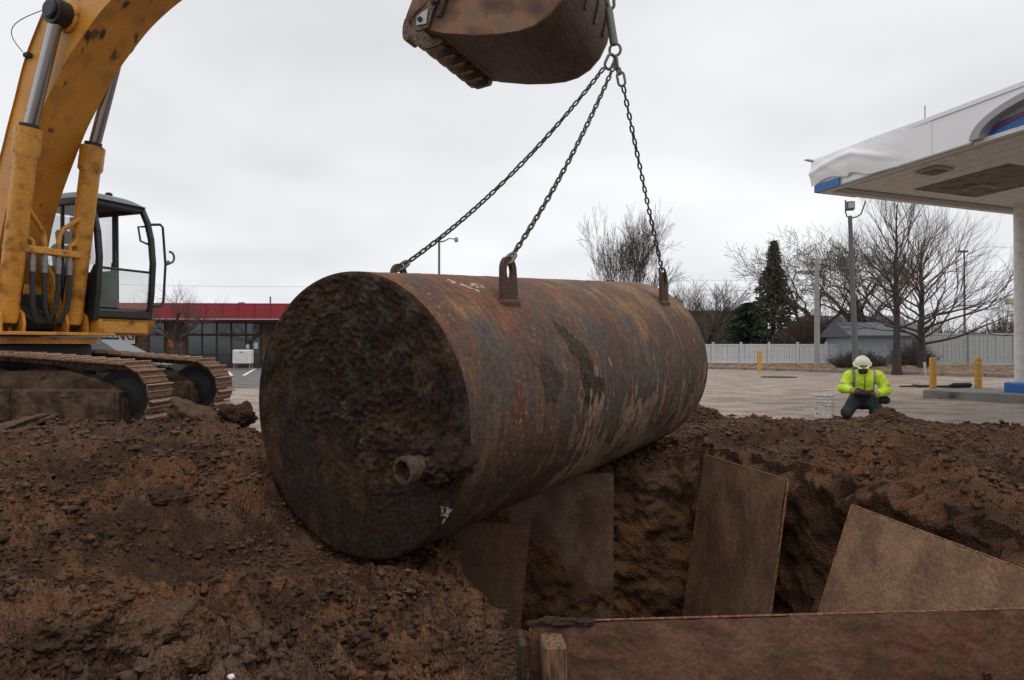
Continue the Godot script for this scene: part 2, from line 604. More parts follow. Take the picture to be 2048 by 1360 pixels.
func soil_color(x: float, y: float, z: float, wall: float) -> Color:
	var dark := Color(0.112, 0.06, 0.038)
	var brown := Color(0.24, 0.123, 0.07)
	var orange := Color(0.33, 0.15, 0.07)
	var grey := Color(0.25, 0.162, 0.112)
	var a := nCol.get_noise_3d(x, y * 2.0, z)
	var b := nCol2.get_noise_3d(x, y * 1.5, z)
	var c := dark.lerp(brown, ss(-0.35, 0.25, a + 0.5 * b))
	c = c.lerp(orange, 0.7 * ss(0.05, 0.5, nCol.get_noise_3d(x + 50.0, y * 2.0, z) + 0.5 * b))
	c = c.lerp(grey, 0.55 * ss(0.1, 0.5, nCol.get_noise_3d(x, y * 2.0 + 30.0, z + 20.0) + 0.35 * b))
	c = c.lerp(grey, 0.35 * ss(5.0, 9.0, z))
	if wall > 0.0:
		var clay := Color(0.36, 0.18, 0.09).lerp(Color(0.2, 0.112, 0.068), ss(-0.1, 0.25, nCol.get_noise_3d(x * 2.0, y * 3.5, z * 2.0)))
		c = c.lerp(clay, wall * ss(-0.35, -0.7, y))
	return c


func build_terrain() -> void:
	gx = PackedFloat32Array()
	var right := lines(0.0, 9.6, 0.017, 1.0035)
	var left := lines(0.0, 9.2, 0.017, 1.0035)
	for i in range(left.size() - 1, 0, -1):
		gx.append(-left[i])
	gx.append_array(right)
	gz = lines(1.2, 13.6, 0.0135, 1.0035)
	var nx := gx.size()
	var nz := gz.size()
	var v := PackedVector3Array()
	var c := PackedColorArray()
	v.resize(nx * nz)
	c.resize(nx * nz)
	soil_grid.resize(nx * nz)
	for j in nz:
		var z := gz[j]
		# leave out what the camera cannot see beside the frame
		for i in nx:
			var x := gx[i]
			var k := j * nx + i
			if absf(x) > z * 0.95 + 1.4:
				v[k] = Vector3(x, 0.0, -z)
				soil_grid[k] = 0.0
				continue
			var h := soil_height(x, z)
			var p := Vector3(x, h.x, -z)
			var wall := ss(0.1, -0.05, h.y) if h.x < -0.3 else 0.0
			v[k] = p
			soil_grid[k] = h.x
			c[k] = soil_color(x, h.x, z, wall)
	var n := PackedVector3Array()
	n.resize(nx * nz)
	var ix := PackedInt32Array()
	for j in nz - 1:
		for i in nx - 1:
			var a := j * nx + i
			var x := gx[i]
			if absf(x) > gz[j] * 0.95 + 1.3:
				continue
			var b := a + 1
			var d := a + nx
			var e := d + 1
			var f1 := (v[d] - v[a]).cross(v[b] - v[a])
			if f1.y < 0.0:
				f1 = -f1
			n[a] += f1
			n[b] += f1
			n[d] += f1
			n[e] += f1
			ix.append_array([a, d, b, b, d, e])
	for k in n.size():
		n[k] = n[k].normalized() if n[k] != Vector3() else Vector3.UP
	var arr := []
	arr.resize(Mesh.ARRAY_MAX)
	arr[Mesh.ARRAY_VERTEX] = v
	arr[Mesh.ARRAY_NORMAL] = n
	arr[Mesh.ARRAY_COLOR] = c
	arr[Mesh.ARRAY_INDEX] = ix
	var am := ArrayMesh.new()
	am.add_surface_from_arrays(Mesh.PRIMITIVE_TRIANGLES, arr)
	structure(put("soil_ground", am, M.soil), "churned brown and orange soil heaped round an open pit")
	build_pit_wall()
	# loose crumbs of soil
	var kinds := []
	for k in 5:
		kinds.append(clod_mesh(100 + k, 1, 0.75))
	var counts := 9000
	for k in 5:
		var mm := MultiMesh.new()
		mm.transform_format = MultiMesh.TRANSFORM_3D
		mm.use_colors = true
		mm.mesh = kinds[k]
		var xs := []
		var cs := []
		while xs.size() < counts:
			var z := 1.6 + 9.6 * pow(rng.randf(), 1.5)
			var x := rng.randf_range(-1.0, 1.0) * (z * 0.78 + 0.5)
			if z > soil_edge(x) - 0.2 or (x < -4.2 and z > 8.7):
				continue
			if x > -1.0 and x < 3.2 and z > 3.2 and z < 8.3 and pit_at(x, z).x < 0.06:
				continue
			if nA.get_noise_2d(x * 2.0 + 77.0, z * 2.0) < rng.randf_range(-0.5, 0.3):
				continue
			var s := 0.004 + 0.018 * pow(rng.randf(), 5.0) + 0.0009 * z
			var b := Basis(Vector3(rng.randf() - 0.5, rng.randf() - 0.5, rng.randf() - 0.5).normalized(), rng.randf() * TAU).scaled(Vector3(s * rng.randf_range(0.8, 1.5), s * rng.randf_range(0.55, 0.9), s))
			xs.append(Transform3D(b, P(x, height_at(x, z) + s * 0.2, z)))
			var cc := soil_color(x, 0.0, z, 0.0)
			cs.append(cc.lerp(Color(0.25, 0.17, 0.12), rng.randf() * 0.35) * rng.randf_range(1.1, 1.6))
		mm.instance_count = xs.size()
		for i in xs.size():
			mm.set_instance_transform(i, xs[i])
			mm.set_instance_color(i, cs[i])
		var o := MultiMeshInstance3D.new()
		o.name = "loose_soil"
		o.multimesh = mm
		o.material_override = M.clod
		add_child(o, true)
		tag(o, "loose crumbs of brown soil strewn over the dug ground", "soil", "", "stuff")


# the dug sides of the pit: sheets of clay with ledges and hollows, a little uneven all over
func build_pit_wall() -> void:
	var pts := []
	var runs := []
	var m := pit.size()
	for i in m:
		var a: Vector2 = pit[i]
		var b: Vector2 = pit[(i + 1) % m]
		var n := int(ceil(a.distance_to(b) / 0.028))
		for k in n:
			pts.append(a.lerp(b, float(k) / n))
			runs.append(lerpf(pit_run[i], pit_run[(i + 1) % m], ss(0.6, 1.0, float(k) / n)))
	var n := pts.size()
	var rows := 84
	var b := Mb.new()
	var ledge := noise(41, 1.6, 4)
	var rough := noise(42, 5.0, 4, FastNoiseLite.TYPE_SIMPLEX, FastNoiseLite.FRACTAL_RIDGED)
	var crumb := noise(43, 9.0, 2, FastNoiseLite.TYPE_CELLULAR)
	for i in n:
		var d: Vector2 = (pts[(i + 6) % n] - pts[(i + n - 6) % n]).normalized()
		var inn := Vector2(d.y, -d.x)
		if pit_at(pts[i].x + inn.x * 0.05, pts[i].y + inn.y * 0.05).x > 0.0:
			inn = -inn
		var run: float = runs[i]
		var lip: Vector2 = pts[i] - inn * 0.14
		var top := soil_height(lip.x, lip.y).x
		for j in rows + 1:
			var t := float(j) / rows
			var y := lerpf(top - 0.01, -2.55, pow(t, 1.15))
			var away := lerpf(-0.14, 0.13, ss(0.0, 0.06, t)) + run * ss(0.0, 0.75, t) * 0.9
			var q := Vector3(pts[i].x, y, pts[i].y)
			var w := ss(0.0, 0.08, t)
			away += w * (0.12 * ledge.get_noise_3d(q.x, q.y * 1.3, q.z) + 0.03 * rough.get_noise_3d(q.x, q.y * 1.2, q.z) + 0.045 * crumb.get_noise_3d(q.x, q.y * 1.5, q.z))
			away = maxf(away, -0.15 if t < 0.02 else 0.05 * w - 0.1)
			var p: Vector2 = pts[i] + inn * away
			b.col = soil_color(p.x, y, p.y, ss(0.0, 0.1, t))
			b.vert(P(p.x, y, p.y), Vector3(inn.x, 0.1, -inn.y))
	for i in n:
		var i2 := (i + 1) % n
		for j in rows:
			b.quad(i * (rows + 1) + j, i2 * (rows + 1) + j, i2 * (rows + 1) + j + 1, i * (rows + 1) + j + 1)
	resmooth(b)
	structure(put("pit_wall", b, M.soil), "raw clay side of the dug pit")


func height_at(x: float, z: float) -> float:
	var i := clampi(gx.bsearch(x), 0, gx.size() - 1)
	var j := clampi(gz.bsearch(z), 0, gz.size() - 1)
	return soil_grid[j * gx.size() + i]


# a lumpy stone or clod of unit radius
func clod_mesh(sd: int, sub: int, rough: float, tint := Color(1, 1, 1)) -> ArrayMesh:
	var t := (1.0 + sqrt(5.0)) / 2.0
	var p := [Vector3(-1, t, 0), Vector3(1, t, 0), Vector3(-1, -t, 0), Vector3(1, -t, 0), Vector3(0, -1, t), Vector3(0, 1, t), Vector3(0, -1, -t), Vector3(0, 1, -t), Vector3(t, 0, -1), Vector3(t, 0, 1), Vector3(-t, 0, -1), Vector3(-t, 0, 1)]
	var f := [0, 11, 5, 0, 5, 1, 0, 1, 7, 0, 7, 10, 0, 10, 11, 1, 5, 9, 5, 11, 4, 11, 10, 2, 10, 7, 6, 7, 1, 8, 3, 9, 4, 3, 4, 2, 3, 2, 6, 3, 6, 8, 3, 8, 9, 4, 9, 5, 2, 4, 11, 6, 2, 10, 8, 6, 7, 9, 8, 1]
	for i in p.size():
		p[i] = p[i].normalized()
	for s in sub:
		var f2 := []
		var mids := {}
		for i in range(0, f.size(), 3):
			var k := []
			for e in [[f[i], f[i + 1]], [f[i + 1], f[i + 2]], [f[i + 2], f[i]]]:
				var key := mini(e[0], e[1]) * 100000 + maxi(e[0], e[1])
				if not mids.has(key):
					mids[key] = p.size()
					p.append((p[e[0]] + p[e[1]]).normalized())
				k.append(mids[key])
			f2.append_array([f[i], k[0], k[2], f[i + 1], k[1], k[0], f[i + 2], k[2], k[1], k[0], k[1], k[2]])
		f = f2
	var nn := noise(sd, 0.9, 3)
	var n2 := noise(sd + 1, 2.4, 2, FastNoiseLite.TYPE_CELLULAR)
	var n3 := noise(sd + 2, 5.0, 3)
	for i in p.size():
		var d: Vector3 = p[i]
		p[i] = d * (1.0 + rough * nn.get_noise_3dv(d) + rough * 0.5 * (n2.get_noise_3dv(d) + 0.4) + rough * 0.3 * n3.get_noise_3dv(d))
	var nv := PackedVector3Array()
	nv.resize(p.size())
	for i in range(0, f.size(), 3):
		var a: Vector3 = p[f[i]]
		var fn: Vector3 = (p[f[i + 2]] - a).cross(p[f[i + 1]] - a)
		if fn.dot(a) < 0:
			fn = -fn
		for k in 3:
			nv[f[i + k]] += fn
	var m := Mb.new()
	m.col = tint
	for i in p.size():
		m.vert(p[i], nv[i].normalized())
	for i in range(0, f.size(), 3):
		m.tri(f[i], f[i + 1], f[i + 2])
	return m.mesh()


func build_ground() -> void:
	# the lot: one sheet with an opening where the soil and the pit are
	var b := Mb.new()
	var xs := [-400.0, -120.0, -60.0, -30.0, -16.0, -8.4, -4.0, 0.0, 4.0, 6.6, 9.0, 16.0, 30.0, 60.0, 120.0, 400.0]
	var zs := ROWS
	for i in xs.size() - 1:
		for j in zs.size() - 1:
			if xs[i] >= -8.5 and xs[i + 1] <= 9.0 and zs[j] >= 1.3 and zs[j + 1] <= 9.3:
				continue
			var k := []
			for q in [[0, 0], [1, 0], [1, 1], [0, 1]]:
				var z: float = zs[j + q[1]]
				k.append(b.vert(P(xs[i + q[0]], ground_level(z), z), Vector3.UP))
			b.quad(k[0], k[1], k[2], k[3])
	structure(put("pavement", b, M.lot), "dusty brown paved lot with muddy wheel marks")
	var road := Mb.new()
	for j in [[20.0, 25.0, -4.4, -4.4], [25.0, 30.0, -4.4, -4.6], [30.0, 36.0, -4.6, -4.9], [36.0, 44.0, -4.9, -5.2], [44.0, 52.0, -5.2, -5.5]]:
		var k := []
		for q in [[-90.0, j[0]], [j[2], j[0]], [j[3], j[1]], [-90.0, j[1]]]:
			k.append(road.vert(P(q[0], ground_level(q[1]) + 0.006, q[1]), Vector3.UP))
		road.quad(k[0], k[1], k[2], k[3])
	structure(put("asphalt_road", road, M.asphalt), "grey asphalt car park before the red roofed shops")
	# raised dirt strip along the fence with its kerb
	var line := [Vector2(-2.0, 50.0), Vector2(9.0, 46.0), Vector2(13.5, 39.0), Vector2(16.0, 33.5), Vector2(17.6, 29.6), Vector2(19.5, 27.2), Vector2(22.0, 25.4), Vector2(26.0, 23.6), Vector2(34.0, 21.5)]
	var strip := []
	for p in line:
		strip.append(p + Vector2(0.16, 0.2))
	strip.append_array([Vector2(60, 21), Vector2(60, 80), Vector2(-2, 80)])
	var v := Mb.new()
	# the strip rises gently and unevenly to the fence
	var nn := noise(51, 0.35, 4)
	var cols := 70
	var rows := 24
	var grid := []
	for i in cols + 1:
		var f := float(i) / cols * (line.size() - 1)
		var a: Vector2 = line[mini(int(f), line.size() - 2)].lerp(line[mini(int(f), line.size() - 2) + 1], f - mini(int(f), line.size() - 2))
		var far := Vector2(a.x + lerpf(8.0, 22.0, float(i) / cols), lerpf(58.0, 48.0, float(i) / cols))
		for j in rows + 1:
			var t := pow(float(j) / rows, 1.6)
			var q := (a + Vector2(0.1, 0.12)).lerp(far, t)
			var h := ground_level(q.y) + 0.14 + 0.1 * ss(0.0, 0.25, t) + 0.1 * nn.get_noise_2d(q.x * 2.0, q.y * 2.0) * ss(0.0, 0.1, t)
			grid.append(v.vert(P(q.x, h, q.y), Vector3.UP))
	for i in cols:
		for j in rows:
			var k := i * (rows + 1) + j
			v.quad(grid[k], grid[k + 1], grid[k + rows + 2], grid[k + rows + 1])
	structure(put("verge", v, M.verge), "raised strip of bare tan dirt along the fence")
	var kerb := base("kerb", Vector3.ZERO)
	structure(kerb, "pale concrete kerb curving along the dirt strip")
	for i in line.size() - 1:
		var parts := int(ceil(line[i].distance_to(line[i + 1]) / 3.0))
		for k in parts:
			var a: Vector2 = line[i].lerp(line[i + 1], float(k) / parts)
			var c: Vector2 = line[i].lerp(line[i + 1], float(k + 1) / parts)
			var m := Mb.new()
			var mid := P((a.x + c.x) / 2, ground_level((a.y + c.y) / 2) + 0.06, (a.y + c.y) / 2)
			m.box(Vector3(), Vector3(a.distance_to(c) - 0.012, 0.2, 0.17), 0.025)
			var o := put("kerb_stone", m, M.kerb, kerb)
			o.position = mid
			o.rotation.y = atan2(c.y - a.y, c.x - a.x)
	# parking lines by the shops
	for q in [[-11.1, 30.0, -13.0, 36.0, 14.4], [-13.0, 36.0, -14.7, 41.5, 0], [-11.6, 30.0, -14.1, 36.0, 0], [-7.8, 30.0, -8.0, 36.0, 0], [-8.0, 36.0, -8.2, 41.5, 0]]:
		var m := Mb.new()
		var d := Vector2(q[2] - q[0], q[3] - q[1]).normalized()
		var s := Vector2(d.y, -d.x) * 0.07
		var k := []
		for p in [Vector2(q[0], q[1]) - s, Vector2(q[0], q[1]) + s, Vector2(q[2], q[3]) + s, Vector2(q[2], q[3]) - s]:
			k.append(m.vert(P(p.x, ground_level(p.y) + 0.012, p.y), Vector3.UP))
		m.quad(k[0], k[1], k[2], k[3])
		structure(put("parking_line", m, M.white))


# ---------------------------------------------------------------- things behind
var twig_mesh: Mb


func branch(limbs: Mb, twigs: Mb, p: Vector3, d: Vector3, length: float, r: float, depth: int, o: Dictionary) -> void:
	var n := 4 if depth > 1 else 3
	var pts := [p]
	var rad := [r]
	var dir := d
	var end_r := r * (0.62 if depth > 0 else 0.3)
	for i in n:
		var wob := Vector3(rng.randfn(), rng.randfn(), rng.randfn()) * float(o.get("wobble", 0.12))
		dir = (dir + wob + Vector3(0, o.get("lift", 0.05), 0)).normalized()
		p += dir * length / n
		pts.append(p)
		rad.append(maxf(lerpf(r, end_r, float(i + 1) / n), float(o.get("least", 0.0))))
	if depth >= int(o.get("limb", 3)):
		limbs.tube(pts, rad, 6 if depth > 3 else 5, false)
	else:
		twigs.tube(pts, rad, 3, false)
	if depth == 0:
		return
	var kids: int = o.get("kids", 4) + (1 if rng.randf() < 0.5 else 0)
	for k in kids:
		var f := rng.randf_range(0.35, 1.0) if k < kids - 2 else 1.0
		var at := f * n
		var i0 := mini(int(at), n - 1)
		var q: Vector3 = (pts[i0] as Vector3).lerp(pts[i0 + 1], at - i0)
		var side := dir.cross(Vector3(rng.randfn(), rng.randfn(), rng.randfn())).normalized()
		var sp: float = o.get("spread", 0.6) * rng.randf_range(0.6, 1.3)
		var nd := (dir * cos(sp) + side * sin(sp)).normalized()
		branch(limbs, twigs, q, nd, length * rng.randf_range(0.55, 0.88) * float(o.get("shrink", 1.0)), lerpf(r, end_r, f) * rng.randf_range(0.5, 0.72), depth - 1, o)


func bare_tree(called: String, label: String, x: float, z: float, height: float, r: float, o: Dictionary, group := "bare trees round the lot") -> Node3D:
	var t := base(called, P(x, ground_level(z) + float(o.get("up", 0.1)), z))
	tag(t, label, "tree", group)
	rng.seed = int(x * 131.0 + z * 17.0)
	var limbs := Mb.new()
	var twigs := Mb.new()
	var trunk := Mb.new()
	var th: float = o.get("trunk", 0.25) * height
	var lean: Vector3 = o.get("lean", Vector3())
	var top := Vector3(0, th, 0) + lean * th
	trunk.tube([Vector3(0, -0.2, 0), Vector3(0, 0.12, 0), top * 0.4, top], [r * 1.5, r * 1.15, r * 0.95, r * 0.82], 9, false)
	if o.has("leader"):
		# one straight stem with limbs rising from it all the way up
		var pts := [top]
		var rads := [r * 0.82]
		for i in 8:
			var f := (i + 1) / 8.0
			pts.append(Vector3(rng.randfn() * 0.05, lerpf(th, height * 0.97, f), rng.randfn() * 0.05))
			rads.append(r * 0.82 * (1.0 - f) + 0.012)
		trunk.tube(pts, rads, 7, false)
		var m: int = o.get("limbs", 30)
		for k in m:
			var f := float(k) / m
			var a := k * 2.4 + rng.randf()
			var e: float = lerpf(float(o.get("e0", 0.5)), 1.15, f)
			var dir := Vector3(cos(a) * cos(e), sin(e), sin(a) * cos(e))
			var ln: float = height * lerpf(float(o.get("reach", 0.36)), 0.14, f) * rng.randf_range(0.8, 1.15)
			branch(limbs, twigs, Vector3(0, lerpf(th * 0.92, height * 0.9, f), 0), dir, ln, r * lerpf(0.34, 0.1, f), 3, o)
	else:
		var m: int = o.get("stems", 5)
		for k in m:
			var a := TAU * k / m + rng.randf() * 0.8
			var e: float = o.get("e0", 0.95) * rng.randf_range(0.75, 1.25)
			var dir := Vector3(cos(a) * cos(e), sin(e), sin(a) * cos(e))
			branch(limbs, twigs, top * rng.randf_range(0.85, 1.0), dir, (height - th) * 0.38 * rng.randf_range(0.85, 1.15), r * 0.55, o.get("depth", 4), o)
	put("trunk", trunk, M.bark, t)
	put("limbs", limbs, M.bark, t)
	var tw := put("crown", twigs, o.get("mat", M.twig), t)
	tw.set_meta("kind", "stuff")
	return t


# evergreen: a trunk and drooping sprays of small needle-clump faces
func conifer(called: String, label: String, x: float, z: float, height: float, width: float, narrow: float, count: int, tint: Color) -> void:
	var t := base(called, P(x, ground_level(z) + 0.1, z))
	tag(t, label, "tree", "evergreens behind the white fence")
	rng.seed = int(x * 77.0 + z)
	var trunk := Mb.new()
	trunk.tube([Vector3(0, -0.2, 0), Vector3(0.05, height * 0.5, 0), Vector3(0.12, height * 0.98, 0)], [0.2, 0.12, 0.02], 7, false)
	put("trunk", trunk, M.bark, t)
	var b := Mb.new()
	for k in count:
		var f := pow(rng.randf(), 1.25)
		var a := rng.randf() * TAU
		# boughs stand out at some angles and heights and leave gaps between
		var bough := 0.62 + 0.38 * sin(f * 34.0 + 3.0 * sin(a * 2.0 + f * 9.0)) * (1.0 if rng.randf() < 0.8 else 0.2)
		var rr := width * (pow(1.0 - f, narrow)) * bough * sqrt(rng.randf_range(0.15, 1.0))
		var p := Vector3(cos(a) * rr + 0.12 * f, f * height - rr * 0.12, sin(a) * rr)
		var s := rng.randf_range(0.1, 0.26)
		var d := Vector3(cos(a), rng.randf_range(-0.5, 0.35), sin(a)).normalized()
		var w := d.cross(Vector3(rng.randfn(), rng.randfn() + 1.0, rng.randfn())).normalized()
		b.col = tint * rng.randf_range(0.6, 1.5)
		var nn := d.cross(w).normalized()
		b.tri(b.vert(p - w * s * 0.4, nn), b.vert(p + w * s * 0.4, nn), b.vert(p + d * s * 1.5, nn))
		b.tri(b.vert(p - nn * s * 0.35, w), b.vert(p + nn * s * 0.35, w), b.vert(p + d * s * 1.3 + w * s * 0.2, w))
	var o := put("crown", b, M.needle, t)
	o.set_meta("kind", "stuff")


# leafless thicket: many fine canes filling a mound
func thicket(called: String, label: String, x: float, z: float, w: float, h: float, dpt: float, count: int, m: Material, up := 0.1) -> void:
	rng.seed = int(x * 53.0 + z * 3.0)
	var b := Mb.new()
	for k in count:
		var a := rng.randf() * TAU
		var q := sqrt(rng.randf())
		var p := Vector3(cos(a) * q * w, 0, sin(a) * q * dpt)
		var top := h * sqrt(maxf(0.05, 1.0 - q * q * 0.85)) * rng.randf_range(0.55, 1.0)
		var pts := [p]
		var lean := Vector3(p.x * 0.35 + rng.randfn() * 0.25, top, rng.randfn() * 0.25)
		pts.append(p + lean * 0.5 + Vector3(rng.randfn(), 0, rng.randfn()) * 0.08)
		pts.append(p + lean)
		b.tube(pts, [0.022, 0.014, 0.006], 3, false)
		for j in 5:
			var f := rng.randf_range(0.25, 1.0)
			var s := p + lean * f
			var e := s + Vector3(rng.randfn(), rng.randf_range(0.1, 1.0), rng.randfn()) * h * 0.11
			b.tube([s, e], [0.011, 0.004], 3, false)
	var o := put(called, b, m)
	o.position = P(x, ground_level(z) + up, z)
	tag(o, label, "shrub", "leafless shrubs along the fence")


func fence(called: String, label: String, a: Vector2, c: Vector2, h: float, slat: float, bays: int, up: float, m: Material, caps: bool) -> void:
	var len := a.distance_to(c)
	var f := base(called, P(a.x, ground_level((a.y + c.y) / 2) + up, a.y), null, atan2(c.y - a.y, c.x - a.x))
	tag(f, label, "fence", "white board fences behind the lot")
	var sm := Mb.new()
	sm.box(Vector3(slat * 0.5, h * 0.5, 0), Vector3(slat - 0.014, h - 0.08, 0.03), 0.004)
	var slat_mesh := sm.mesh()
	var n := int(len / slat)
	rng.seed = n
	for i in n:
		var o := put("slat", slat_mesh, m, f)
		o.position = Vector3(i * slat, rng.randf_range(-0.008, 0.008), rng.randf_range(-0.006, 0.006))
		o.rotation.z = rng.randfn() * 0.003
	var pm := Mb.new()
	pm.box(Vector3(0, h * 0.5 + 0.03, 0.06), Vector3(0.13, h + 0.1, 0.13), 0.01)
	if caps:
		pm.box(Vector3(0, h + 0.11, 0.06), Vector3(0.17, 0.05, 0.17), 0.015)
	var post_mesh := pm.mesh()
	for i in bays + 1:
		put("post", post_mesh, m, f).position = Vector3(len * i / bays, 0, 0)
	for y in [0.18, h - 0.03]:
		var rm := Mb.new()
		rm.box(Vector3(len / 2, y, 0.028 if y < 1 else 0.0), Vector3(len, 0.09, 0.05 if y < 1 else 0.075), 0.01)
		put("rail", rm, m, f)


func pole_thing(called: String, label: String, cat: String, x: float, z: float, h: float, r0: float, r1: float, m: Material, up := 0.0, lean := 0.0) -> Node3D:
	var t := base(called, P(x, ground_level(z) + up, z))
	tag(t, label, cat)
	var b := Mb.new()
	b.tube([Vector3(0, -0.1, 0), Vector3(lean * h, h, 0)], [r0, r1], 12)
	put("pole", b, m, t)
	return t


func build_background() -> void:
	# ---- trees
	var crown_tree := bare_tree("bare_tree", "rounded bare tree rising over the back of the rusty tank", 9.75, 60.0, 10.6, 0.28, {"stems": 11, "e0": 1.12, "spread": 0.34, "trunk": 0.18, "depth": 5, "kids": 3, "lift": 0.05, "least": 0.012})
	crown_tree.scale = Vector3(0.62, 0.93, 0.62)
	bare_tree("bare_tree", "low rounded bare tree in front of the far brick building", 14.6, 55.0, 6.2, 0.15, {"stems": 8, "e0": 0.85, "spread": 0.46, "trunk": 0.16, "depth": 4, "kids": 4, "least": 0.008, "mat": M.twig_red})
	bare_tree("bare_tree", "forked bare tree between the evergreen and the concrete utility pole", 20.1, 49.0, 8.6, 0.3, {"stems": 4, "e0": 1.0, "spread": 0.6, "trunk": 0.2, "depth": 5, "kids": 3, "wobble": 0.2, "lift": 0.02, "least": 0.011})
	bare_tree("bare_tree", "tall spreading bare tree behind the floodlight pole", 22.6, 47.0, 9.3, 0.32, {"stems": 5, "e0": 0.9, "spread": 0.58, "trunk": 0.24, "depth": 5, "kids": 3, "wobble": 0.18, "lift": 0.04, "least": 0.011})
	bare_tree("bare_tree", "bare tree with one straight central stem by the kerb", 16.45, 31.0, 7.3, 0.16, {"leader": true, "limbs": 26, "trunk": 0.26, "e0": 0.5, "reach": 0.29, "spread": 0.42, "kids": 4, "lift": 0.07, "up": 0.2})
	bare_tree("bare_tree", "broad bare tree with low spreading limbs before the grey-white fence", 19.5, 34.5, 6.3, 0.19, {"leader": true, "limbs": 32, "trunk": 0.2, "e0": 0.2, "reach": 0.44, "spread": 0.38, "kids": 4, "lift": 0.05, "mat": M.twig_red, "up": 0.2})
	bare_tree("bare_tree", "small thin bare tree beyond the fence beside the canopy column", 34.0, 50.0, 5.2, 0.11, {"stems": 3, "e0": 1.1, "spread": 0.5, "trunk": 0.3, "depth": 4, "kids": 3})
	bare_tree("bare_tree", "pale spreading bare tree in front of the red roofed shops", -17.6, 38.0, 4.9, 0.12, {"stems": 6, "e0": 0.75, "spread": 0.55, "trunk": 0.32, "depth": 4, "kids": 4, "wobble": 0.16, "up": 0.0, "mat": M.twig_red})
	conifer("spruce_tree", "tall narrow dark spruce behind the white fence", 18.7, 52.0, 8.8, 3.5, 1.1, 9500, Color(0.1, 0.12, 0.08))
	conifer("evergreen_shrub", "broad rounded dark evergreen at the foot of the spruce", 16.6, 51.5, 4.3, 2.4, 0.45, 9000, Color(0.07, 0.086, 0.058))
	thicket("thicket", "reddish brown leafless thicket right of the spruce", 20.2, 48.5, 1.9, 3.9, 1.2, 1300, M.twig_red)
	thicket("thicket", "low dark thicket behind the fence next to the tank end", 13.2, 56.0, 2.6, 1.1, 1.2, 500, M.twig)
	thicket("thicket", "brown thicket filling the gap behind the floodlight pole", 24.2, 50.0, 3.0, 3.8, 1.6, 1500, M.twig_red)
	thicket("thicket", "dry scrub against the blue-grey shed wall", 17.9, 37.4, 1.2, 1.0, 0.4, 320, M.twig, 0.2)
	thicket("thicket", "tangled scrub at the corner of the grey-white fence", 21.2, 38.5, 0.9, 1.5, 0.4, 300, M.twig, 0.2)
	# far wood that closes the view
	rng.seed = 5
	var wood := Mb.new()
	for k in 5200:
		var x := rng.randf_range(4.0, 75.0)
		var z := rng.randf_range(70.0, 84.0)
		var h := (3.4 + 1.6 * sin(x * 0.37) + 1.1 * sin(x * 0.9 + 1.0)) * rng.randf_range(0.6, 1.1)
		var p := P(x, -0.3, z)
		var lean := Vector3(rng.randfn() * 0.5, h, rng.randfn() * 0.4)
		wood.tube([p, p + lean * 0.6, p + lean + Vector3(rng.randfn() * 0.3, 0, 0)], [0.06, 0.035, 0.012], 3, false)
		for j in 3:
			var s := p + lean * rng.randf_range(0.3, 0.95)
			wood.tube([s, s + Vector3(rng.randfn() * 0.7, rng.randf_range(0.2, 0.9), rng.randfn() * 0.5)], [0.025, 0.008], 3, false)
	tag(put("far_wood", wood, M.twig), "bare brown wood along the skyline beyond the fences", "wood", "", "stuff")

	# ---- fences
	fence("board_fence", "low white board fence with capped posts left of the utility pole", Vector2(6.0, 46.8), Vector2(21.1, 44.6), 1.32, 0.15, 9, 0.13, M.fence, true)
	fence("board_fence", "taller grey-white board fence right of the shed", Vector2(22.4, 39.5), Vector2(36.0, 37.2), 1.85, 0.2, 6, 0.12, M.fence2, true)

	# ---- shed
	var shed := base("shed", P(20.3, ground_level(43.0) + 0.1, 43.0), null, 0.03)
	tag(shed, "blue-grey board shed with low grey shingled roof", "shed")
	var wm := Mb.new()
	wm.box(Vector3(1.75, 0.9, -1.8), Vector3(3.6, 1.8, 3.4))
	put("wall", wm, M.shed, shed)
	var bm := Mb.new()
	bm.box(Vector3(0, 0.9, 0), Vector3(0.17, 1.78, 0.03), 0.005)
	var board := bm.mesh()
	for i in 20:
		put("board", board, M.shed, shed).position = Vector3(-0.1 + i * 0.184, 0, -0.08)
	var rm := Mb.new()
	rm.xf = Transform3D(Basis(Vector3(0, 1, 0), PI / 2), Vector3(-0.4, 0, 0))
	rm.prism([Vector2(-0.25, 1.8), Vector2(-0.25, 1.88), Vector2(1.6, 2.7), Vector2(1.9, 2.7), Vector2(3.8, 1.88), Vector2(3.8, 1.8)], 0.0, 4.2)
	put("roof", rm, M.shingle, shed)
	var house := base("house", P(25.0, -0.2, 58.0))
	tag(house, "low house with a dark purple-grey roof beyond the shed", "house")
	var hm := Mb.new()
	hm.box(Vector3(3.5, 1.3, -3), Vector3(7.4, 2.6, 6))
	put("wall", hm, M.tan, house)
	var hr := Mb.new()
	hr.xf = Transform3D(Basis(Vector3(0, 1, 0), PI / 2), Vector3(-0.6, 0, 0))
	hr.prism([Vector2(-0.4, 2.5), Vector2(-0.4, 2.62), Vector2(3.0, 3.9), Vector2(6.4, 2.62), Vector2(6.4, 2.5)], 0.0, 8.2)
	put("roof", hr, M.shingle, house)

	# ---- far brick building
	var bb := base("brick_building", P(17.0, -0.3, 96.0))
	tag(bb, "flat roofed brown brick building far behind the low bare tree", "building")
	var b1 := Mb.new()
	b1.box(Vector3(8.0, 3.0, -5), Vector3(16.0, 6.0, 10.0))
	put("wall", b1, M.brick_far, bb)
	var b2 := Mb.new()
	b2.box(Vector3(8.0, 2.6, 0.06), Vector3(16.1, 0.25, 0.14))
	put("band", b2, M.tan, bb)
	var b3 := Mb.new()
	b3.box(Vector3(8.0, 6.05, -4.95), Vector3(16.3, 0.2, 10.3))
	put("parapet", b3, M.brick_far, bb)

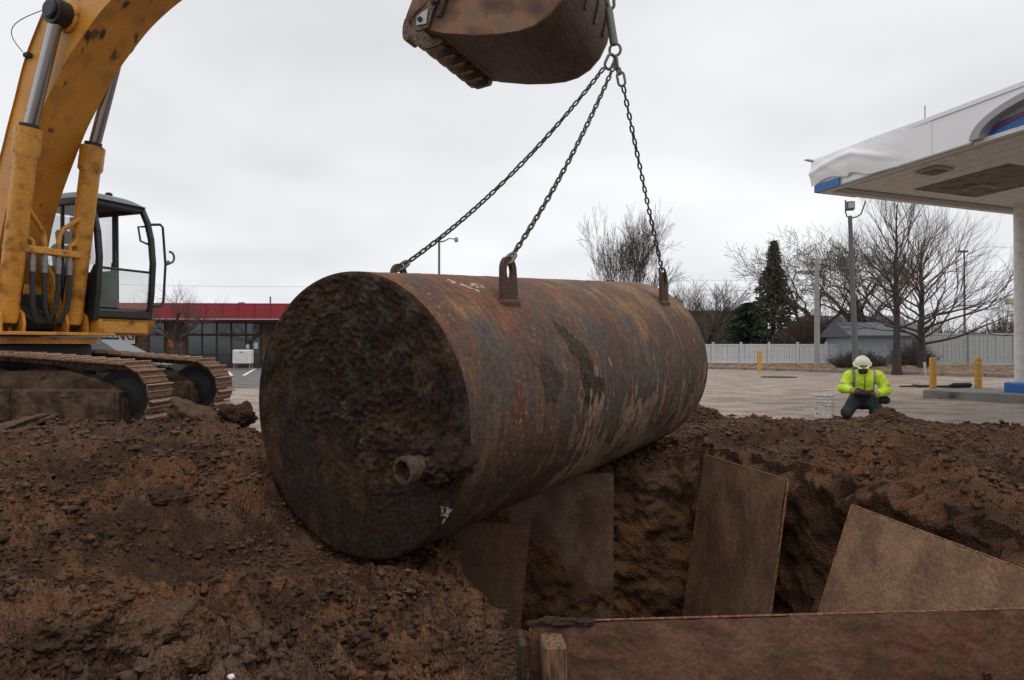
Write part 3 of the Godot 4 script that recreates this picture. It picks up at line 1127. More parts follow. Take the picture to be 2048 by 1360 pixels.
	# ---- poles
	var fl := pole_thing("floodlight_pole", "dark steel pole with a box floodlight and a bare curved bracket", "lamp post", 13.05, 27.5, 6.05, 0.115, 0.075, M.pole, 0.1, -0.035)
	var top := Vector3(-0.21, 6.0, 0)
	var am := Mb.new()
	am.tube([top + Vector3(0, -0.05, 0), top + Vector3(0.25, 0.02, 0), top + Vector3(0.42, 0.12, 0), top + Vector3(0.5, 0.35, 0), top + Vector3(0.6, 0.62, 0)], [0.028], 7)
	am.tube([top + Vector3(0, -0.02, 0), top + Vector3(-0.12, 0.03, 0.0), top + Vector3(-0.17, 0.2, 0.0), top + Vector3(-0.17, 0.66, 0)], [0.026], 7)
	put("bracket", am, M.pole, fl)
	var lm := Mb.new()
	lm.xf = Transform3D(Basis(Vector3(0, 1, 0), -0.3), top + Vector3(-0.02, 0.42, 0.05))
	lm.box(Vector3(), Vector3(0.32, 0.34, 0.24), 0.04)
	put("lamp_housing", lm, M.pole, fl)
	var lg := Mb.new()
	lg.xf = Transform3D(Basis(Vector3(0, 1, 0), -0.3), top + Vector3(-0.02, 0.42, 0.05))
	lg.box(Vector3(0.02, 0.0, 0.125), Vector3(0.2, 0.2, 0.02), 0.008)
	put("lens", lg, M.grey, fl)
	pole_thing("utility_pole", "thick pale concrete utility pole by the white fence", "pole", 16.75, 39.8, 6.1, 0.16, 0.115, M.palepole, 0.05)
	pole_thing("utility_pole", "thin dark pole standing in front of the spruce", "pole", 18.6, 54.4, 5.6, 0.07, 0.05, M.pole, 0.0)
	var far_lamp := pole_thing("street_lamp", "tall slim lamp post beyond the grey-white fence", "lamp post", 38.4, 61.5, 9.4, 0.12, 0.06, M.pole)
	var f1 := Mb.new()
	f1.box(Vector3(-0.1, 9.4, 0), Vector3(0.75, 0.16, 0.4), 0.05)
	put("lamp_head", f1, M.pole, far_lamp)
	var lamp := pole_thing("street_lamp", "slim grey lamp post with a drooping arm behind the tank", "lamp post", -5.03, 50.0, 8.85, 0.085, 0.075, M.pole)
	var f2 := Mb.new()
	f2.tube([Vector3(0, 8.55, 0), Vector3(0.35, 8.6, 0), Vector3(0.7, 8.8, 0), Vector3(1.05, 8.74, 0)], [0.06, 0.05, 0.04, 0.04], 6)
	put("arm", f2, M.pole, lamp)
	var f3 := Mb.new()
	f3.box(Vector3(1.18, 8.7, 0), Vector3(0.26, 0.32, 0.3), 0.05)
	put("lamp_head", f3, M.palepole, lamp)
	for q in [[[15.0, 6.6, 60.0], [60.0, 9.2, 64.0], "upper overhead wire crossing behind the bare trees"], [[15.0, 5.9, 61.0], [60.0, 7.6, 66.0], "lower overhead wire crossing behind the bare trees"], [[-60.0, 8.4, 75.0], [-2.0, 6.3, 60.0], "overhead wire above the red roofed shops"]]:
		var m := Mb.new()
		var a := P(q[0][0], q[0][1], q[0][2])
		var c := P(q[1][0], q[1][1], q[1][2])
		var pts := []
		for i in 13:
			var f := i / 12.0
			pts.append(a.lerp(c, f) - Vector3(0, 1.2 * 4.0 * f * (1.0 - f) * 0.5, 0))
		m.tube(pts, [0.009], 4)
		tag(put("overhead_wire", m, M.rubber), q[2], "wire", "overhead wires")
	var yb := Mb.new()
	yb.lathe([Vector2(0, 0), Vector2(0.1, 0), Vector2(0.1, 1.02), Vector2(0.08, 1.08), Vector2(0, 1.1)], 12)
	var far_bol := put("bollard", yb, M.bollard)
	far_bol.position = P(12.35, ground_level(36.2), 36.2)
	tag(far_bol, "distant slim yellow bollard on the kerb before the low white fence", "bollard", "yellow bollards")
	var man := Mb.new()
	man.lathe([Vector2(0, 0.03), Vector2(0.34, 0.03), Vector2(0.36, 0.0)], 24)
	var mo := put("drain_cover", man, M.dark)
	mo.position = P(10.3, ground_level(28.0), 28.0)
	mo.scale = Vector3(1.9, 1, 1.9)
	tag(mo, "dark round drain cover out on the paved lot", "drain")
	# small beige sign box at the edge
	var sg := base("box_sign", P(21.4, ground_level(30.5), 30.5))
	tag(sg, "beige box sign beside the canopy column", "sign")
	var s1 := Mb.new()
	s1.box(Vector3(0.05, 3.12, 0), Vector3(1.3, 0.27, 0.25), 0.03)
	put("panel", s1, M.tan, sg)
	var s2 := Mb.new()
	s2.tube([Vector3(0.45, 0, 0), Vector3(0.45, 3.0, 0)], [0.06], 8)
	put("post", s2, M.palepole, sg)
	build_shops()
	build_car()


func build_shops() -> void:
	# front runs along local x, to the right; its wall faces the camera
	var turn := 0.07
	var s := base("shop_building", P(-33.0, ground_level(43.0), 43.2), null, turn)
	tag(s, "low shop building with a deep red metal roof edge", "building")
	var L := 24.0
	var w := Mb.new()
	w.box(Vector3(L / 2, 1.45, -5.0), Vector3(L, 2.9, 9.0))
	put("wall", w, M.stone, s)
	var eave := Mb.new()
	eave.box(Vector3(L / 2, 2.86, -3.6), Vector3(L + 0.6, 0.16, 9.0))
	put("eave", eave, M.darkred, s)
	# roof edge: standing-seam panels
	var pm := Mb.new()
	pm.prism([Vector2(0.0, 0.0), Vector2(0.0, 0.86), Vector2(0.05, 0.86), Vector2(0.05, 0.0)], 0.0, 0.93)
	pm.box(Vector3(0.06, 0.43, 0.02), Vector3(0.05, 0.86, 0.03))
	var panel := pm.mesh()
	for i in int((L + 0.6) / 0.94):
		var o := put("roof_panel", panel, M.redroof, s)
		o.position = Vector3(-0.3 + i * 0.94 + 0.94, 2.95, 1.0)
		o.rotation.y = -PI / 2
	var rt := Mb.new()
	rt.box(Vector3(L / 2, 3.85, -3.6), Vector3(L + 0.7, 0.09, 9.3), 0.02)
	put("roof", rt, M.redroof, s)
	var vent := Mb.new()
	vent.box(Vector3(16.2, 3.98, -1.0), Vector3(0.35, 0.18, 0.3), 0.03)
	put("vent", vent, M.pole, s)
	var stack := Mb.new()
	stack.tube([Vector3(17.7, 3.85, -2.0), Vector3(17.7, 4.5, -2.0)], [0.05], 8)
	put("flue", stack, M.pole, s)
	# glazing: dark panes between slim mullions, each bay with a transom; x0 given along the front
	for bay in [[6.0, 4, 0.95], [10.8, 1, 0.95], [13.1, 5, 0.88], [19.4, 4, 1.0]]:
		for i in bay[1]:
			var x: float = bay[0] + i * bay[2]
			for r in [[0.12, 0.78], [0.8, 1.98], [2.08, 2.76]]:
				var g1 := Mb.new()
				g1.box(Vector3(x + bay[2] / 2, (r[0] + r[1]) / 2, -0.48), Vector3(bay[2] - 0.1, r[1] - r[0] - 0.04, 0.02))
				put("window", g1, M.window, s)
			var m1 := Mb.new()
			m1.box(Vector3(x, 1.44, -0.46), Vector3(0.09, 2.75, 0.09), 0.01)
			put("mullion", m1, M.frame_dark, s)
		var m2 := Mb.new()
		m2.box(Vector3(bay[0] + bay[1] * bay[2], 1.44, -0.46), Vector3(0.09, 2.75, 0.09), 0.01)
		put("mullion", m2, M.frame_dark, s)
		for y in [0.06, 0.79, 2.03, 2.79]:
			var m3 := Mb.new()
			m3.box(Vector3(bay[0] + bay[1] * bay[2] / 2, y, -0.465), Vector3(bay[1] * bay[2] + 0.1, 0.07, 0.07), 0.01)
			put("transom", m3, M.frame_dark, s)
	# courses of thin stone on the piers
	rng.seed = 8
	var st_m := []
	for k in 4:
		var c := Mb.new()
		c.box(Vector3(), Vector3(0.5 + 0.12 * k, 0.085, 0.07), 0.015)
		st_m.append(c.mesh())
	for pier in [[17.65, 19.3], [11.9, 13.0]]:
		for j in 28:
			var x: float = pier[0]
			while x < pier[1] - 0.2:
				var k := rng.randi() % 4
				var wd := 0.5 + 0.12 * k
				if x + wd > pier[1] + 0.12:
					k = 0
					wd = 0.5
				var o := put("stone", st_m[k], M.stone, s)
				o.position = Vector3(x + wd / 2, 0.1 + j * 0.097, -0.47 + rng.randf_range(-0.015, 0.02))
				x += wd + 0.012
	# on the piers: poster, lantern, small notices
	var po := put("poster", poster_mesh(0.82, 0.62), poster_mat(), s)
	po.position = Vector3(12.4, 1.56, -0.4)
	var lantern := Mb.new()
	lantern.box(Vector3(18.15, 2.2, -0.33), Vector3(0.24, 0.4, 0.2), 0.05)
	put("wall_lantern", lantern, M.black, s)
	for q in [[18.5, 1.62, 0.34, 0.2, M.fence], [18.5, 1.42, 0.34, 0.16, mat(lin(0.03, 0.12, 0.03))], [18.65, 1.22, 0.3, 0.14, mat(lin(0.2, 0.03, 0.03))], [16.75, 1.3, 0.2, 0.26, M.white], [17.25, 1.36, 0.26, 0.36, M.white]]:
		var n := Mb.new()
		n.box(Vector3(q[0], q[1], -0.4), Vector3(q[2], q[3], 0.02))
		put("notice", n, q[4], s)
	# banner under the eave, partly hidden by the excavator
	var bn := base("shop_banner", s.transform * Vector3(8.3, 1.9, -0.3), null, turn)
	tag(bn, "white banner with dark red capital letters on the shop front", "banner")
	var b1 := Mb.new()
	b1.box(Vector3(), Vector3(3.5, 0.86, 0.03))
	put("cloth", b1, M.white, bn)
	var tm := TextMesh.new()
	tm.text = "LISTING"
	var sf := SystemFont.new()
	sf.font_names = PackedStringArray(["Droid Sans"])
	sf.font_weight = 700
	tm.font = sf
	tm.font_size = 64
	tm.pixel_size = 0.0118
	tm.depth = 0.01
	var tx := put("lettering", tm, mat(lin(0.2, 0.015, 0.03)), bn)
	tx.position = Vector3(0.3, 0.06, 0.022)
	# white cabinet on legs
	var cb := base("white_cabinet", P(-15.02, ground_level(40.5), 40.5))
	tag(cb, "white two-door metal cabinet on thin legs before the shops", "cabinet")
	var c1 := Mb.new()
	c1.box(Vector3(0, 0.72, 0), Vector3(1.02, 0.78, 0.5), 0.05)
	put("body", c1, M.white, cb)
	for sx in [-1, 1]:
		var c2 := Mb.new()
		c2.box(Vector3(sx * 0.25, 0.7, 0.255), Vector3(0.485, 0.68, 0.02), 0.008)
		put("door", c2, M.white, cb)
		for sz in [-1, 1]:
			var c3 := Mb.new()
			c3.tube([Vector3(sx * 0.45, 0, sz * 0.2), Vector3(sx * 0.42, 0.36, sz * 0.18)], [0.02], 6)
			put("leg", c3, M.grey, cb)
	var c4 := Mb.new()
	c4.box(Vector3(0.0, 0.98, 0.272), Vector3(0.2, 0.04, 0.02), 0.005)
	put("handle", c4, M.pole, cb)


func poster_mesh(w: float, h: float) -> ArrayMesh:
	var b := Mb.new()
	var n := Vector3(0, 0, 1)
	b.quad(b.vert(Vector3(-w / 2, -h / 2, 0), n, Vector2(0, 1)), b.vert(Vector3(w / 2, -h / 2, 0), n, Vector2(1, 1)), b.vert(Vector3(w / 2, h / 2, 0), n, Vector2(1, 0)), b.vert(Vector3(-w / 2, h / 2, 0), n, Vector2(0, 0)))
	return b.mesh()


func poster_mat() -> StandardMaterial3D:
	var im := Image.create(96, 72, false, Image.FORMAT_RGB8)
	var n := noise(61, 0.05, 3)
	for j in 72:
		for i in 96:
			var c := Color(0.5, 0.3, 0.14) if i < 48 else Color(0.5, 0.2, 0.26)
			c = c.lerp(Color(0.72, 0.45, 0.14) if i < 48 else Color(0.68, 0.35, 0.42), ss(-0.2, 0.4, n.get_noise_2d(i, j)))
			if absf(i - 44.0) < 10.0 and absf(j - 38.0) < 18.0 and n.get_noise_2d(i * 2.0, j * 2.0 + 50.0) > -0.1:
				c = Color(0.14, 0.08, 0.12)
			im.set_pixel(i, j, c)
	var m := StandardMaterial3D.new()
	m.albedo_texture = ImageTexture.create_from_image(im)
	m.roughness = 0.6
	return m


func build_car() -> void:
	var z := 22.5
	var c := base("parked_car", P(-12.9, ground_level(z), z))
	tag(c, "dark parked car seen behind the excavator tracks", "car")
	# side profile: length 4.6, nose to the right
	var lower := [Vector2(-2.25, 0.35), Vector2(-2.3, 0.8), Vector2(-2.1, 1.0), Vector2(-0.4, 1.02), Vector2(1.0, 0.98), Vector2(2.0, 0.8), Vector2(2.3, 0.6), Vector2(2.25, 0.32)]
	var b := Mb.new()
	b.prism(lower, -0.86, 0.86)
	put("body", b, M.car, c)
	var cab := Mb.new()
	# cabin tapers to the roof
	var bot := [Vector3(-1.9, 1.0, 0.8), Vector3(1.15, 0.98, 0.8), Vector3(1.15, 0.98, -0.8), Vector3(-1.9, 1.0, -0.8)]
	var topp := [Vector3(-1.3, 1.42, 0.6), Vector3(0.35, 1.43, 0.6), Vector3(0.35, 1.43, -0.6), Vector3(-1.3, 1.42, -0.6)]
	for i in 4:
		var j := (i + 1) % 4
		cab.face([bot[i], bot[j], topp[j], topp[i]], Vector3(-0.4, 1.2, 0))
	put("window_band", cab, M.window, c)
	var roof := Mb.new()
	roof.box(Vector3(-0.47, 1.44, 0), Vector3(1.75, 0.05, 1.24), 0.02)
	put("roof", roof, M.car, c)
	for sx in [-1.4, 1.42]:
		for sz in [-0.78, 0.78]:
			var w := Mb.new()
			w.xf = Transform3D(Basis(Vector3(1, 0, 0), PI / 2), Vector3(sx, 0.32, sz))
			w.lathe([Vector2(0, -0.1), Vector2(0.2, -0.1), Vector2(0.32, -0.09), Vector2(0.32, 0.09), Vector2(0.2, 0.1), Vector2(0, 0.1)], 20)
			put("wheel", w, M.rubber, c)
	for q in [[2.2, 0.66, 0.55], [2.2, 0.66, -0.55]]:
		var h := Mb.new()
		h.box(Vector3(q[0], q[1], q[2]), Vector3(0.18, 0.14, 0.4), 0.04)
		put("headlight", h, M.grey, c)
	# the pane that hangs in the windscreen catches the sky
	var trim := Mb.new()
	trim.box(Vector3(-0.4, 1.0, 0.84), Vector3(3.0, 0.03, 0.04), 0.01)
	put("trim", trim, M.chrome, c)


# ---------------------------------------------------------------- filling-station canopy
func build_canopy() -> void:
	var A := Vector2(5.92, 13.91)
	var D := Vector2(0.24314, -0.96999)
	var B := Vector2(0.9175, 0.3978)
	var H := 4.1
	var c := base("station_canopy", P(A.x, 0, A.y))
	tag(c, "white filling-station canopy with torn fascia cover and blue arch", "canopy")
	# local frame: u along the near edge D, w along the far edge B
	var pos := func(u: float, y: float, w: float) -> Vector3:
		return Vector3(D.x * u + B.x * w, y, -(D.y * u + B.y * w))
	var U := 9.5
	var W := 9.0
	var slab := func(called: String, u0: float, u1: float, w0: float, w1: float, y0: float, y1: float, m: Material) -> void:
		var b := Mb.new()
		var p := []
		for y in [y0, y1]:
			for q in [[u0, w0], [u1, w0], [u1, w1], [u0, w1]]:
				p.append(pos.call(q[0], y, q[1]))
		var mid := Vector3()
		for q in p:
			mid += q / 8.0
		for f in [[0, 1, 2, 3], [4, 5, 6, 7], [0, 1, 5, 4], [1, 2, 6, 5], [2, 3, 7, 6], [3, 0, 4, 7]]:
			b.face([p[f[0]], p[f[1]], p[f[2]], p[f[3]]], mid)
		put(called, b, m, c)
	slab.call("deck", 0.08, U, 0.08, W, H + 0.3, H + 0.55, M.soffit)
	# soffit of long pans, their joints open
	var n := 24
	for i in n:
		var w0 := 0.3 + (W - 0.4) * i / n
		slab.call("soffit_panel", 0.3, U - 0.1, w0, w0 + (W - 0.4) / n - 0.012, H + 0.06, H + 0.08, M.soffit)
	slab.call("edge_trim", 0.0, U, 0.0, 0.14, H - 0.01, H + 0.05, M.soffit)
	slab.call("edge_trim", 0.0, 0.14, 0.15, W, H - 0.012, H + 0.048, M.soffit)
	slab.call("edge_trim", 0.15, 0.3, 0.3, W, H + 0.02, H + 0.05, M.grey)
	slab.call("edge_trim", 0.3, U, 0.15, 0.3, H + 0.022, H + 0.052, M.grey)
	# dirty square round one lamp, and the second one nearer
	slab.call("stained_panel", 0.75, 2.75, 1.75, 3.55, H + 0.045, H + 0.058, M.soffit_dark)
	slab.call("stained_panel", 4.3, 6.4, 0.5, 2.4, H + 0.045, H + 0.058, M.soffit_dark)
	for q in [[1.4, 2.8], [2.0, 0.85], [5.2, 1.3], [5.0, 4.4], [1.6, 6.0]]:
		slab.call("canopy_light", q[0] - 0.22, q[0] + 0.22, q[1] - 0.22, q[1] + 0.22, H + 0.01, H + 0.044, M.grey)
		slab.call("light_lens", q[0] - 0.15, q[0] + 0.15, q[1] - 0.15, q[1] + 0.15, H - 0.006, H + 0.009, M.soffit_dark)
	# fascia: three long sheets, seam at u = 2.55, cut out round the arch
	slab.call("fascia_panel", 0.0, 1.7, -0.03, 0.08, H + 0.03, H + 0.56, M.fascia)
	slab.call("fascia_panel", 1.704, 2.76, -0.03, 0.08, H + 0.03, H + 0.56, M.fascia)
	slab.call("top_trim", -0.02, U, -0.05, 0.1, H + 0.565, H + 0.63, M.fascia)
	slab.call("bottom_trim", -0.02, 3.42, -0.05, 0.1, H + 0.0, H + 0.027, M.grey)
	# fascia panel with the arch cut, as a prism in the plane (u, y)
	var arch_c := 4.75
	var arch_o := []
	var arch_i := []
	for i in 25:
		var a := PI - PI * i / 24.0
		arch_o.append(Vector2(arch_c + cos(a) * 1.3, H + 0.03 + sin(a) * 0.46))
		arch_i.append(Vector2(arch_c + cos(a) * 1.14, H + 0.03 + sin(a) * 0.36))
	var plane := Transform3D(Basis(Vector3(D.x, 0, -D.y), Vector3.UP, Vector3(D.x, 0, -D.y).cross(Vector3.UP)), Vector3.ZERO)
	var outn := plane.basis.z.dot(-Vector3(B.x, 0, -B.y))  # +1 when local z points out of the fascia
	var front := 1.0 if outn > 0 else -1.0
	var f3 := Mb.new()
	f3.xf = plane
	var poly := [Vector2(2.764, H + 0.03)]
	poly.append_array(arch_o)
	poly.append_array([Vector2(U, H + 0.03), Vector2(U, H + 0.56), Vector2(2.764, H + 0.56)])
	f3.prism(poly, -0.08 * front, 0.03 * front)
	put("fascia_panel", f3, M.fascia, c)
	var ar := Mb.new()
	ar.xf = plane
	var band := arch_o.duplicate()
	for i in range(24, -1, -1):
		band.append(arch_i[i])
	ar.prism(band, -0.08 * front, 0.11 * front)
	put("arch_band", ar, M.grey, c)
	var sg := Mb.new()
	sg.xf = plane
	sg.prism(arch_i, -0.09 * front, -0.05 * front)
	put("arch_sign", sg, M.blue, c)
	# pale field and magenta sweep on the sign
	var pale := Mb.new()
	pale.xf = plane
	pale.prism([Vector2(3.78, H + 0.22), Vector2(3.98, H + 0.305), Vector2(4.25, H + 0.36), Vector2(4.25, H + 0.27), Vector2(4.0, H + 0.235)], -0.05 * front, -0.044 * front)
	put("sign_field", pale, M.grey, c)
	var mg := Mb.new()
	mg.xf = plane
	mg.prism([Vector2(3.72, H + 0.17), Vector2(3.95, H + 0.2), Vector2(4.4, H + 0.28), Vector2(4.9, H + 0.3), Vector2(4.9, H + 0.265), Vector2(4.4, H + 0.235), Vector2(3.95, H + 0.165), Vector2(3.72, H + 0.13)], -0.044 * front, -0.038 * front)
	put("sign_sweep", mg, M.magenta, c)
	# far fascia, its back seen from below
	slab.call("fascia_panel", -0.03, 0.08, 0.09, W, H + 0.03, H + 0.56, M.fascia)
	# blue strip left bare at the corner
	slab.call("blue_strip", -0.06, 0.62, -0.075, -0.055, H + 0.0, H + 0.15, M.blue)
	slab.call("blue_strip", -0.085, -0.065, -0.075, 1.0, H + 0.002, H + 0.148, M.blue)
	# loose cloth cover: hangs from the top edge, folded back in a swag at the corner
	var sheet := Mb.new()
	var cols := 60
	var rows := 16
	var nn := noise(71, 1.4, 3)
	var gr := []
	for i in cols + 1:
		var u := lerpf(-0.14, 2.7, float(i) / cols)
		# lower hem: rises in a flat curve near the corner
		var hem: float = 0.0
		if u < 0.9:
			hem = 0.16 + 0.05 * sin(u * 5.0)
		else:
			hem = lerpf(0.16, 0.02, ss(0.9, 1.5, u))
		for j in rows + 1:
			var t := float(j) / rows
			var y: float = lerpf(0.64, hem, t)
			var bul := 0.05 * sin(PI * t) * ss(2.7, 1.2, u) + 0.012 * nn.get_noise_2d(u * 0.8 + y * 1.2, y * 1.0) * ss(2.7, 2.0, u)
			# sagging fold whose line falls to the right
			var fold := 0.5 - 0.12 * (u - 0.9) * (u - 0.9) if u < 1.0 else 0.5 - 0.34 * (u - 1.0)
			bul += 0.035 * exp(-pow((y - fold) / 0.05, 2.0)) * ss(2.2, 1.4, u)
			gr.append(sheet.vert(pos.call(u, H + y, -lerpf(0.085, 0.036, ss(1.2, 2.6, u)) - bul), Vector3(-B.x, 0.0, B.y)))
	for i in cols:
		for j in rows:
			var k := i * (rows + 1) + j
			sheet.quad(gr[k], gr[k + 1], gr[k + rows + 2], gr[k + rows + 1])
	resmooth(sheet)
	put("cloth_cover", sheet, M.fascia, c)
	var tipm := Mb.new()
	tipm.tube([pos.call(-0.1, H + 0.62, -0.1), pos.call(-0.2, H + 0.66, -0.16), pos.call(-0.26, H + 0.67, -0.18)], [0.03, 0.025, 0.008], 5)
	put("cloth_end", tipm, M.grey, c)
	var side := Mb.new()
	gr = []
	for i in 21:
		var w := lerpf(-0.1, 1.6, i / 20.0)
		for j in 9:
			var t := j / 8.0
			gr.append(side.vert(pos.call(-0.1 - 0.05 * sin(PI * t) - 0.03 * nn.get_noise_2d(w * 2.0, t * 2.0), H + lerpf(0.64, 0.17 + 0.1 * w, t), w), Vector3(-D.x, 0, D.y)))
	for i in 20:
		for j in 8:
			var k := i * 9 + j
			side.quad(gr[k], gr[k + 1], gr[k + 10], gr[k + 9])
	resmooth(side)
	put("cloth_cover", side, M.fascia, c)
	var rod := Mb.new()
	rod.tube([pos.call(1.5, H + 0.6, 1.2), pos.call(1.5, H + 1.35, 1.2)], [0.012], 5)
	put("antenna", rod, M.grey, c)
	# column with its blue foot, standing on the island
	var cl := Mb.new()
	var at := Vector3(10.85 - A.x, 0, -(15.4 - A.y))
	cl.xf = Transform3D(Basis(), at)
	cl.tube([Vector3(0, 0.1, 0), Vector3(0, H + 0.08, 0)], [0.155], 20)
	put("column", cl, M.white, c)
	var col2 := put("column", cl, M.white, c)
	col2.position = Vector3(3.2, 0, 5.6)
	var ft := Mb.new()
	ft.xf = Transform3D(Basis(Vector3.UP, 0.25), at + Vector3(0, 0.26, 0))
	ft.box(Vector3(), Vector3(0.5, 0.24, 0.5), 0.03)
	put("column_foot", ft, M.blue, c)
	# island
	var isl := base("pump_island", P(9.05, 0, 16.25), null, 0.0)
	tag(isl, "raised concrete pump island under the canopy", "island")
	var e := Vector2(1.24, -1.75).normalized()
	var q := Vector2(-e.y, e.x)
	if q.y < 0:
		q = -q
	var im := Mb.new()
	var pts := []
	for r in [[0.0, 0.15], [0.0, 0.85], [0.15, 1.0], [5.2, 1.0], [5.2, 0.0], [0.15, 0.0]]:
		var w: Vector2 = e * r[0] + q * r[1] * 2.4
		pts.append(Vector2(w.x, w.y))
	im.xf = Transform3D(Basis(Vector3(1, 0, 0), Vector3(0, 0, -1), Vector3(0, 1, 0)), Vector3.ZERO)
	im.prism(pts, -0.05, 0.165)
	put("kerb_block", im, M.island, isl)
	# bollards
	var yb := Mb.new()
	yb.lathe([Vector2(0, 0), Vector2(0.075, 0), Vector2(0.075, 0.69), Vector2(0.06, 0.715), Vector2(0, 0.72)], 16)
	var b0 := put("bollard", yb, M.bollard)
	b0.position = P(9.72, 0.165, 16.75)
	tag(b0, "left one of two thick yellow bollards on the pump island", "bollard", "yellow bollards")
	var b1 := b0.duplicate()
	b1.name = "bollard_001"
	add_child(b1, true)
	b1.position = P(10.83, 0.165, 16.85)
	tag(b1, "right one of two thick yellow bollards nearest the column", "bollard", "yellow bollards")
	var tp := Mb.new()
	tp.box(Vector3(-0.36, 0, 0), Vector3(0.6, 0.03, 0.006))
	tp.box(Vector3(-0.02, 0, 0.075), Vector3(0.16, 0.032, 0.008))
	var tape := put("barrier_tape", tp, mat(lin(0.6, 0.55, 0.06), 0.6))
	tape.position = P(10.83, 0.75, 16.85)
	tape.rotation.y = 0.1
	tag(tape, "short strip of yellow tape tied to the right bollard", "tape")


func resmooth(b: Mb) -> void:
	var acc := PackedVector3Array()
	acc.resize(b.v.size())
	for i in range(0, b.ix.size(), 3):
		var f := (b.v[b.ix[i + 2]] - b.v[b.ix[i]]).cross(b.v[b.ix[i + 1]] - b.v[b.ix[i]])
		for k in 3:
			acc[b.ix[i + k]] += f
	for i in acc.size():
		if acc[i] != Vector3():
			b.n[i] = acc[i].normalized()


# ---------------------------------------------------------------- the tank
var tank_at := Transform3D(Basis(Vector3(0.84298, 0, 0.53795), Vector3(-0.03118, 0.99832, 0.04887), Vector3(-0.53704, -0.05797, 0.84156)), Vector3(0.185, 0.796, -7.17))
const TR := 1.02
const TL := 2.44


func tank_point(ax: float, deg: float, up := 0.0, dr := 0.0) -> Vector3:
	var a := deg_to_rad(deg)
	return tank_at * (Vector3(sin(a), cos(a), 0) * (TR + dr) + Vector3(0, up, -ax))


